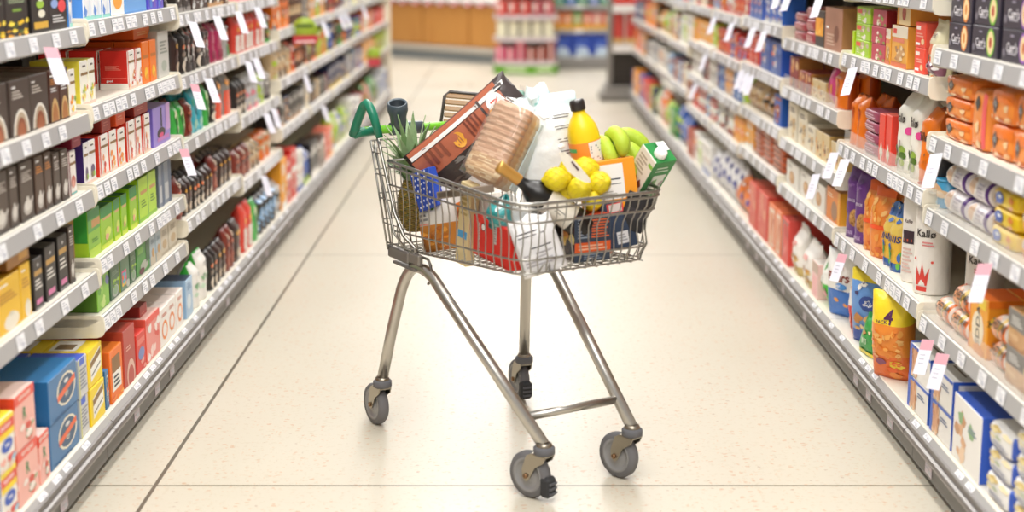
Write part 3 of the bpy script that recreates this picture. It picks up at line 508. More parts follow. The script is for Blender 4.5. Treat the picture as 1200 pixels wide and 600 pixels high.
D('greyhob', 'biscuit_box', 'biscuit box', 'box', 'kraft brown and grey oatcake box', '#cfa070', .16, 'F r 0 .5 1 1 #84807c;F e .78 .62 .12 .18 #f0d8a0;F e .78 .62 .06 .1 #d8a03a;F l .12 .6 .5 .85 3 #e8e6e2;F n .1 .05 .95 .45 6 3 #e0b888,#b8865a,#d8ac78', cols={'T': '#c09058', 'R': '#d8a050', 'L': '#1c1716'})
D('snackblue', 'snack_bag', 'snack bag', 'brick', 'orange, blue and yellow snack pack', '#ee6a34', .1, 'F r 0 .7 .35 1 #3a4ab0;F p #f4d83a .3 1 .6 1 .4 .6;F n .3 .1 .9 .7 5 2 #f4a08a,#e0502c,#f8d0a0;F r 0 0 .3 .2 #3a4ab0', cols={'T': '#f0d43a'})
D('pombear', 'crisp_bag', 'crisp bag', 'pillow', 'white and blue crisp bag with stars', '#f0f0ee', .11, 'F r .0 .02 1 .42 #3a78d0;F t .5 .64 .14 #8a3a2c Bears;F e .6 .5 .2 .05 #4a90d8;F e .4 .28 .09 .035 #f0a040;F e .7 .22 .08 .03 #f0a040;F e .5 .78 .14 .04 #e84a3a;F t .5 .5 .04 #fff BEST', bands=[(.42, '#3b79d0'), (1.1, '#f2f1ee')], side='#e8e8e6', amp=1.8)
D('whitegreenbag', 'crisp_bag', 'crisp bag', 'pillow', 'white and bright green crisp bag', '#f0f0ea', .1, 'F n .2 .45 .8 .9 6 2 #d84a3c,#3cae3c,#f8f8f4;F n .1 .05 .9 .35 4 5 #f08aa0,#6cd04a', bands=[(.45, '#4cc23a'), (1.1, '#f1f1ea')], amp=1.8)
D('redbear', 'crisp_bag', 'crisp bag', 'pillow', 'white and red crisp bag', '#f0f0ee', .1, 'F n .2 .5 .8 .9 6 6 #5a3a30,#f4f4f0,#c8463c;F n .1 .1 .9 .4 4 3 #e84a40,#f49a8a', bands=[(.5, '#dc3c3c'), (1.1, '#f2f0ee')], amp=1.8)
D('saltvin', 'crisp_bag', 'crisp bag', 'pillow', 'blue crisp bag with yellow top', '#5f8ed0', .12, 'F e .55 .6 .22 .11 #2a4a9c;F t .55 .63 .05 #fff salt;F t .55 .58 .05 #fff vinegar;F n .1 .2 .6 .42 5 4 #e0b070,#c88a4a,#f0d0a0;F n .05 .7 .4 .86 4 2 #3c3060,#f0ece4', bands=[(.2, '#3450a8'), (.85, '#6a98d6'), (1.1, '#f2da3a')], amp=2.2)
D('fourpack', 'crisp_bag', 'crisp bag', 'pillow', 'orange and yellow crisp bag marked 4', '#ee8c34', .13, 'F t .55 .78 .17 #5a2c54 4;F t .38 .72 .04 #5a2c54 PACK;F n .1 .3 .9 .65 26 5 #f2a84e,#e8832c,#f4b868;F n .1 .02 .9 .28 6 6 #f0d040,#e8662a,#8c4468,#f49a4a', bands=[(.3, '#e8702c'), (.66, '#ef9038'), (1.1, '#f4d62e')], amp=2.4)
D('greencrisp', 'crisp_bag', 'crisp bag', 'pillow', 'green crisp bag with potato picture', '#2f9a44', .12, 'F n .3 .55 .95 .9 6 2 #e0b080,#c88a50,#f0d4a4;F t .45 .35 .16 #e8f4e0 NY;F r 0 .0 1 .1 #f2dc2c', amp=2.4)
D('fourpackback', 'crisp_bag', 'crisp bag', 'pillow', 'amber crisp bag lying on its side', '#e8932c', .13, 'F n .1 .1 .9 .9 12 6 #f4c03a,#c85a24,#f0dc4a,#d8742c', amp=2.4)
D('bluewhite', 'cracker_box', 'cracker box', 'box', 'white and blue cracker box', '#efece8', .19, 'R r 0 0 .08 1 #3a62c4;R r 0 .9 1 1 #3a62c4;F r 0 .9 1 1 #3a62c4;F r 0 0 .12 1 #3f66c8;F p #d8a27c .14 .1 .42 .1 .42 .88 .14 .88;F n .14 .1 .42 .88 8 3 #c88860,#e8c09a,#b8764c;F l .5 .55 .85 .72 2 #6a7a9c;T r 0 .0 .06 1 #3a62c4;T r .1 .1 .9 .5 #e8e6e2;T l .2 .2 .8 .4 3 #6a5a50', cols={'L': '#3a62c4', 'T': '#f2f0ec', 'R': '#efece8'})
D('blueside', 'cracker_box', 'cracker box', 'box', 'white cracker box with cream crackers, blue top', '#efece8', .2, 'F n .1 .1 .7 .75 9 4 #e0b088,#c8946a,#f0d0b0,#8ab07a;F l .55 .6 .85 .7 2 #6a7a9c;T r .3 .7 .9 .95 #dfe4f0;T r .0 .48 1 .5 #2a4a9c', cols={'T': '#3d63c8', 'R': '#3a60c4', 'L': '#4a70d0'})
D('bluewrap', 'cracker_pack', 'cracker pack', 'brick', 'white and blue wrapped biscuit pack', '#eceae8', .16, 'F n .05 .45 .9 .95 6 4 #e8d8a0,#c8b070,#a8b88a,#f0e0b8;F l .3 .2 .9 .42 2 #8a90a8', cols={'R': '#3a5fc4', 'T': '#f0eeea', 'B': '#3a5fc4', 'D': '#3a5fc4'})
D('bluetail', 'cracker_pack', 'cracker pack', 'brick', 'bright blue wrapped pack end', '#3a60c8', .16, 'F r .2 .3 .8 .6 #e8ecf4', cols={'T': '#f0eeea'})
D('redslab', 'biscuit_box', 'biscuit box', 'box', 'tall red biscuit box with golden print', '#d8584c', .16, 'F n .45 .15 .75 .95 6 3 #e8a888,#e0785c,#f0c090;F l .1 .3 .35 .8 5 #e88a7c', cols={'T': '#d8604e', 'L': '#e06a5c'})
D('orangeframe', 'biscuit_box', 'biscuit box', 'box', 'orange box with framed panel', '#e8885c', .17, 'F r .1 .06 .9 .9 #efdccc;F r .2 .12 .8 .82 #e49a74;F n .25 .15 .75 .7 5 2 #e8c0a0,#c8684a', cols={'T': '#d8683c'})
D('redframe', 'biscuit_box', 'biscuit box', 'box', 'red box with grey-lined panel', '#dc5048', .17, 'F r .08 .1 .2 .92 #8a7a74;F r .08 .88 .95 .92 #8a7a74;F n .3 .2 .9 .8 4 4 #e88a80,#c83c34', cols={'T': '#c8443c'})
D('whitestar', 'snack_bag', 'snack bag', 'bag', 'white snack bag with golden stars', '#f2eee8', .09, 'F n .15 .1 .85 .45 7 6 #d8a04a,#e8c87c,#c88a38;F e .5 .65 .25 .06 #e8a8a0', bands=[(.2, '#c8b070'), (1.1, '#f3efe9')], amp=2)
D('pinkbox', 'biscuit_box', 'biscuit box', 'box', 'pink and white box', '#f2c8c4', .14, 'F r .0 .7 1 1 #c8b0a0;F r .1 .1 .9 .6 #f4b8b8', cols={'T': '#e8e0d8'})
D('whitecookie', 'biscuit_box', 'biscuit box', 'box', 'white box with cookie picture', '#eeeae2', .15, 'F e .5 .4 .22 .26 #c89a6c;F e .45 .45 .12 .14 #e0b88a;F l .15 .75 .5 .9 2 #a8a098', cols={'T': '#d8d2c8'})
D('orangecard', 'biscuit_box', 'biscuit box', 'box', 'orange and amber box', '#ef8a2c', .12, 'F e .6 .35 .22 .3 #a87c5c;F r .85 0 1 1 #f4b03c;F l .1 .7 .5 .85 2 #f8d8b0', cols={'R': '#f4ae3a', 'T': '#c87a30'})
D('whitegold', 'biscuit_box', 'biscuit box', 'box', 'white box with gold biscuits', '#ece2cc', .1, 'F n .1 .05 .9 .7 12 6 #c8a060,#8a6a4a,#e8d0a0,#d8b478,#5a4a58;F l .2 .75 .8 .9 2 #6a5a50', cols={'L': '#3a3c5c'})
D('brownchoc', 'biscuit_box', 'biscuit box', 'box', 'beige box with chocolate picture', '#e0c898', .1, 'F n .1 .1 .9 .8 10 12 #a8703c,#d8955a,#f0e0c0,#7c4a2c,#e8b060', cols={'R': '#d8b470', 'T': '#8a6a4a'})
D('bluemulti', 'biscuit_box', 'biscuit box', 'box', 'blue multicolour snack box', '#3c5ca8', .1, 'F n .15 .25 .85 .85 9 4 #e8603c,#c8d0e0,#f0b060,#5a7ac8,#e8e0d8;F l .1 .05 .7 .15 2 #8aa4d8', cols={'R': '#2a54b8', 'T': '#24469c'})
D('stackrust', 'biscuit_pack', 'biscuit pack', 'brick', 'rust and brown biscuit pack', '#c8643c', .1, 'F r .1 .25 .9 .5 #8a4a34;F l .1 .6 .8 .85 1 #f0b890')
D('spiced', 'biscuit_box', 'biscuit box', 'box', 'maroon and gold box', '#9a3a3c', .1, 'F n .1 .1 .9 .9 8 4 #e8a860,#c86a4a,#5a2030,#f0c890', cols={'R': '#c88a4a'})
D('bluewhitebag', 'snack_bag', 'snack bag', 'pillow', 'navy and white snack bag', '#e8e8ea', .1, 'F n .1 .1 .9 .9 9 3 #2c3c9c,#3a4ab0,#f0f0f0,#2a3490', amp=2.2)
D('orangepurple', 'snack_bag', 'snack bag', 'pillow', 'orange and purple snack bag', '#e8823c', .1, 'F n .1 .1 .9 .9 12 3 #5c3a8c,#f0a050,#e8e0e0,#6a4aa0,#e07030', amp=2.2)

def generic(spec):
    """far-off groceries: 'orange/white:box'"""
    if spec in DES: return DES[spec]
    cs, sh = spec.split(':'); a, b = cs.split('/'); r = random.Random(spec)
    ca, cb = CN[a], CN[b]; y = r.uniform(.45, .7)
    pic = 'F n .1 .08 .9 %.2f 11 %d %s,%s,%s,%s;' % (y, r.randint(1, 99), cb, CN[r.choice(['white', 'cream', 'gold', b])], ca, CN[r.choice(['amber', 'rust', 'white', b])])
    txt = CN['grey'] if a in ('white', 'cream', 'silver', 'beige') else CN['white']
    dec = pic + ['F r .08 %.2f .92 %.2f %s;F l .2 .8 .75 .92 2 %s' % (y, y + .14, cb, txt), 'F e .5 .5 .3 .2 %s;F l .3 .45 .7 .55 2 %s;F r .1 .82 .9 .9 %s' % (cb, txt, cb), 'F r 0 .0 1 .14 %s;F l .15 .68 .85 .9 3 %s' % (cb, txt)][r.randint(0, 2)]
    nm = {'box': ('grocery_box', 'box'), 'bag': ('grocery_bag', 'bag'), 'coffee': ('grocery_bag', 'bag'), 'pillow': ('grocery_bag', 'bag'), 'brick': ('grocery_pack', 'pack'), 'tube': ('grocery_jar', 'jar')}[sh]
    word = {'box': 'box', 'bag': 'bag', 'coffee': 'upright bag', 'pillow': 'puffed bag', 'brick': 'wrapped pack', 'tube': 'jar'}[sh]
    D(spec, nm[0], nm[1], sh, '%s and %s %s' % (a, b, word), a, .1, dec, hard=1 if sh == 'tube' else 0)
    return DES[spec]

# ------------------------------------------------------------------ camera numbers (frame 1200 x 600, 50 mm lens) used to measure the aisle
H, FPX, PCX, PCY = 1.4, 1667.0, 598.0, 250.0
TILT = math.atan(308 / FPX); ST, CT = math.sin(TILT), math.cos(TILT)
XF = 1.12                       # shelf lips stand 1.12 m either side of the aisle centre line
Y0, BW, NB = 2.70, 1.03, 10     # first bay starts here, bay width, number of bays
def y_at(px, z, x=XF):          # distance along the aisle of a point on the shelf lip line
    return (FPX * x / abs(px - PCX) - (H - z) * ST) / CT

SHELF = {'L': {1: [1.205, .978, .775, .552], 2: [1.216, .992, .781, .578, .419], 3: [1.19, .978, .755, .486], 4: [1.19, .978, .717, .453]},
         'R': {1: [1.149, .921, .726, .435], 2: [1.285, 1.064, .765, .455], 3: [1.285, 1.053, .86, .65, .462], 4: [1.30, 1.09, .877, .67, .48]}}
for b in range(5, 11):
    SHELF['L'][b] = [1.24, 1.02, .78, .54]; SHELF['R'][b] = [1.28, 1.08, .86, .66, .46] if b < 7 else [1.28, 1.08, .80, .53]
BASE_Z = .150
SIDE = {'L': -1, 'R': 1}
ORD = ['first', 'second', 'third', 'fourth', 'fifth', 'sixth', 'seventh', 'eighth', 'ninth', 'tenth', 'eleventh', 'twelfth']
BAYN = ['nearest', 'second', 'third', 'fourth', 'fifth', 'sixth', 'seventh', 'eighth', 'ninth', 'farthest']

# floor, back wall
mb = MB(); mb.box((-9, -1, -.1), (9, 30, 0), '#ddd', 'terrazzo'); tag(mb.build('floor'), kind='structure')
mb = MB(); mb.box((-9, 23, 0), (9, 23.2, 3.6), '#e9e4da', 'matte'); tag(mb.build('wall_back'), kind='structure')

# ------------------------------------------------------------------ shelving bays
MESHES = {}
def cached(key, fn):
    if key not in MESHES: MESHES[key] = fn()
    return MESHES[key]
def link(name, me, parent=None, loc=None, rot=None):
    o = bpy.data.objects.new(name, me); C.objects.link(o)
    if parent: o.parent = parent
    if loc: o.location = loc
    if rot: o.rotation_euler = rot
    return o
def profile_mesh(prof, w, col, mat, name, cap=True, bandcols=None):
    """extrude an (y,z) outline along x from 0..w"""
    mb = MB(); n = len(prof); vs = [(0, y, z) for y, z in prof] + [(w, y, z) for y, z in prof]
    fs = [(i, (i + 1) % n, n + (i + 1) % n, n + i) for i in range(n)]
    cols = [lin((bandcols or {}).get(i, col)) for i in range(n)]
    if cap: fs += [tuple(range(n))[::-1], tuple(range(n, 2 * n))]; cols += [lin(col)] * 2
    mb.add(vs, fs, cols, mat); return mb.mesh(name)
def round_plate(mat='paint', col='#e9e2d0'):
    """cream end plate under a shelf end: deep at the rack, rounded nose at the aisle"""
    mb = MB(); pts = [(.45, .012), (-.012, .012)] + [(-.012 + .016 * (1 - math.cos(a)) - .012, .012 - .055 + .05 * math.sin(PI / 2 - a) * 1.0) for a in ()] + [(-.018, .008), (-.021, -.01), (-.021, -.034), (-.014, -.046), (0, -.05), (.15, -.054), (.45, -.075)]
    n = len(pts); vs = [(-.004, y, z) for y, z in pts] + [(.004, y, z) for y, z in pts]
    fs = [tuple(range(n)), tuple(range(n, 2 * n))[::-1]] + [(i, n + i, n + (i + 1) % n, (i + 1) % n) for i in range(n)]
    mb.add(vs, fs, col, mat); return mb.mesh('end_plate')
def ticket_mesh(kind):
    mb = MB(); w, h = .052, .034
    mb.box((-w / 2, -.0012, -h / 2), (w / 2, 0, h / 2), '#f0f0f3' if kind != 2 else '#d2c6d0', 'card')
    r = random.Random(kind)
    for i in range(3): mb.box((-w * .38, -.0016, h * (.28 - .2 * i)), (-w * .38 + w * r.uniform(.3, .7), -.0012, h * (.28 - .2 * i) + .0026), '#b4b6c0', 'card')
    mb.box((w * .0, -.0016, -h * .38), (w * .36, -.0012, -h * .1), '#c4c6d0', 'card')
    return mb.mesh('price_ticket')
def flag_mesh(pink):
    mb = MB(); w, h = .046, .085
    vs = [(-w / 2, 0, 0), (w / 2, 0, 0), (w / 2, -.012, -h * .3), (-w / 2, -.012, -h * .3), (w / 2, -.04, -h), (-w / 2, -.04, -h)]
    vs2 = [(x, y + .0012, z) for x, y, z in vs]
    mb.add(vs + vs2, [(0, 3, 2, 1), (3, 5, 4, 2), (6, 7, 8, 9), (9, 8, 10, 11), (0, 6, 9, 3), (3, 9, 11, 5), (1, 2, 8, 7), (2, 4, 10, 8), (5, 11, 10, 4), (0, 1, 7, 6)],
           [lin('#e0a8b4' if pink else '#e6e6f2')] + [lin('#eceaf6')] + [lin('#ddd')] * 8, 'card')
    for i in range(3):
        q = .45 + .12 * i; yy = -.012 - .028 * (q - .3) / .7 - .0006; mb.add([(-w * .3, yy, -h * q), (w * .12, yy, -h * q), (w * .12, yy + .001, -h * q + .002), (-w * .3, yy + .001, -h * q + .002)], [(0, 1, 2, 3)], '#b8b8c6', 'card')
    return mb.mesh('shelf_flag')

def bay(side, k):
    sg = SIDE[side]; y0 = Y0 + (k - 1) * BW
    # local frame: x along the run, -y towards the aisle, origin on the lip line at floor level
    root = empty('shelving_bay', (sg * XF, y0 if side == 'L' else y0 + BW, 0), PI / 2 if side == 'L' else -PI / 2,
                 label='grey and cream supermarket shelving bay, %s along the %s side of the aisle' % (BAYN[k - 1], 'left' if side == 'L' else 'right'),
                 cat='shelving', group='shelving bays along the aisle')
    w = BW - .004
    link('back_panel', cached(('bp',), lambda: profile_mesh([(.5, .02), (.52, .02), (.52, 1.9), (.5, 1.9)], w, '#5d5650', 'paint', 'back_panel')), root)
    link('base_plinth', cached(('pl',), lambda: profile_mesh([(.034, 0), (.5, 0), (.5, .135), (.0, .135), (-.012, .09), (-.012, .024), (.03, .022)], w, '#716e6b', 'paint', 'base_plinth')), root)
    prof = [(-.012, .082), (-.024, .083), (-.034, .087), (-.040, .094), (-.041, .101), (-.038, .108), (-.031, .112), (-.028, .115), (-.032, .119), (-.034, .125), (-.032, .131), (-.027, .135), (0, .136)]
    link('bumper_rail', cached(('bu',), lambda: profile_mesh(prof, w, '#8f8b89', 'dullmetal', 'bumper_rail')), root)
    bs = link('base_shelf', cached(('bs',), lambda: profile_mesh([(-.027, .1345), (-.016, .147), (-.013, .150), (.5, .150), (.5, .137), (-.01, .1365)], w, '#ebe5d6', 'paint', 'base_shelf', bandcols={0: '#a5a3a1', 4: '#ccc'})), root)
    rr = random.Random(k * 10 + (side == 'R'))
    x = .05
    while x < w - .08 and k < 8:
        t = rr.random()
        if t < .62: link('price_ticket', cached(('tk', rr.choice((1, 3))), lambda: ticket_mesh(1)), bs, (x, -.0222, .1405), (-math.radians(41), 0, 0)).scale = (1, 1, .42)
        x += rr.choice((.08, .11, .16))
    if k < 7:
        for x in ([.2, .62] if k % 2 else [.35, .55, .8]):
            link('plinth_label', cached(('pk', 0), lambda: ticket_mesh(2)), root, (x + rr.uniform(-.05, .05), -.0128, .054), (0, 0, 0)).scale = (1.1, 1, 1.2)
    for x in (.014, w - .014):
        link('upright', cached(('up',), lambda: (lambda m: (m.box((-.012, .47, 0), (.012, .5, 1.9), '#d8d2c4', 'paint', .003), m.mesh('upright'))[1])(MB())), root, (x, 0, 0))
    for z in SHELF[side][k]:
        sh = link('shelf', cached(('sh',), lambda: profile_mesh([(-.004, 0), (-.004, -.006), (.03, -.022), (.47, -.03), (.47, 0)], w, '#ece6d8', 'paint', 'shelf')), root, (0, 0, z))
        st = link('price_strip', cached(('st',), lambda: profile_mesh([(-.008, .003), (-.012, .001), (-.018, -.040), (-.014, -.044), (-.004, -.042), (-.004, .003)], w - .012, '#a6a5a6', 'plastic', 'price_strip', bandcols={0: '#e6e2d8'})), sh, (.006, 0, 0))
        for x in (.004, w - .004):
            link('end_plate', cached(('ep',), round_plate), sh, (x, 0, -.002))
        if k < 8:
            x = .045
            dense = .35 if (k >= 3 or (side == 'L' and k == 2)) else .62
            while x < w - .05:
                link('price_ticket', cached(('tk', rr.choice((1, 3, 4))), lambda: ticket_mesh(1)), sh, (x, -.0165, -.0205), (math.radians(-8), 0, 0))
                x += (.07 if k == 1 else 0) + .058 + (rr.choice((0.0, .03, .07, .11)) if rr.random() > dense * .6 else rr.choice((.01, .04)))
    return root
for sd in 'LR':
    for k in range(1, NB + 1): bay(sd, k)

def clear_guard(side, px0, px1, z, h, label):
    y0, y1 = sorted((y_at(px0, z), y_at(px1, z))); sg = SIDE[side]
    mb = MB(); L = y1 - y0
    mb.box((-L / 2, -.008, 0), (L / 2, -.0055, h), '#fff', 'guard'); mb.box((-L / 2, -.008, 0), (L / 2, .02, .002), '#fff', 'guard')
    o = mb.build('shelf_guard', loc=(sg * XF, (y0 + y1) / 2, z + .0035), rot=(0, 0, PI / 2 * -sg))
    tag(o, label, 'shelf guard')
clear_guard('R', 1100, 1235, .726, .055, 'clear plastic guard in front of the round purple biscuit rolls')
clear_guard('R', 1085, 1240, .435, .055, 'clear plastic guard in front of the orange cheese biscuit boxes')
clear_guard('R', 992, 1095, .765, .05, 'clear plastic guard in front of the olive rice cake bags')
clear_guard('R', 921, 983, .86, .045, 'low clear plastic guard at the shelf with maroon and gold boxes')

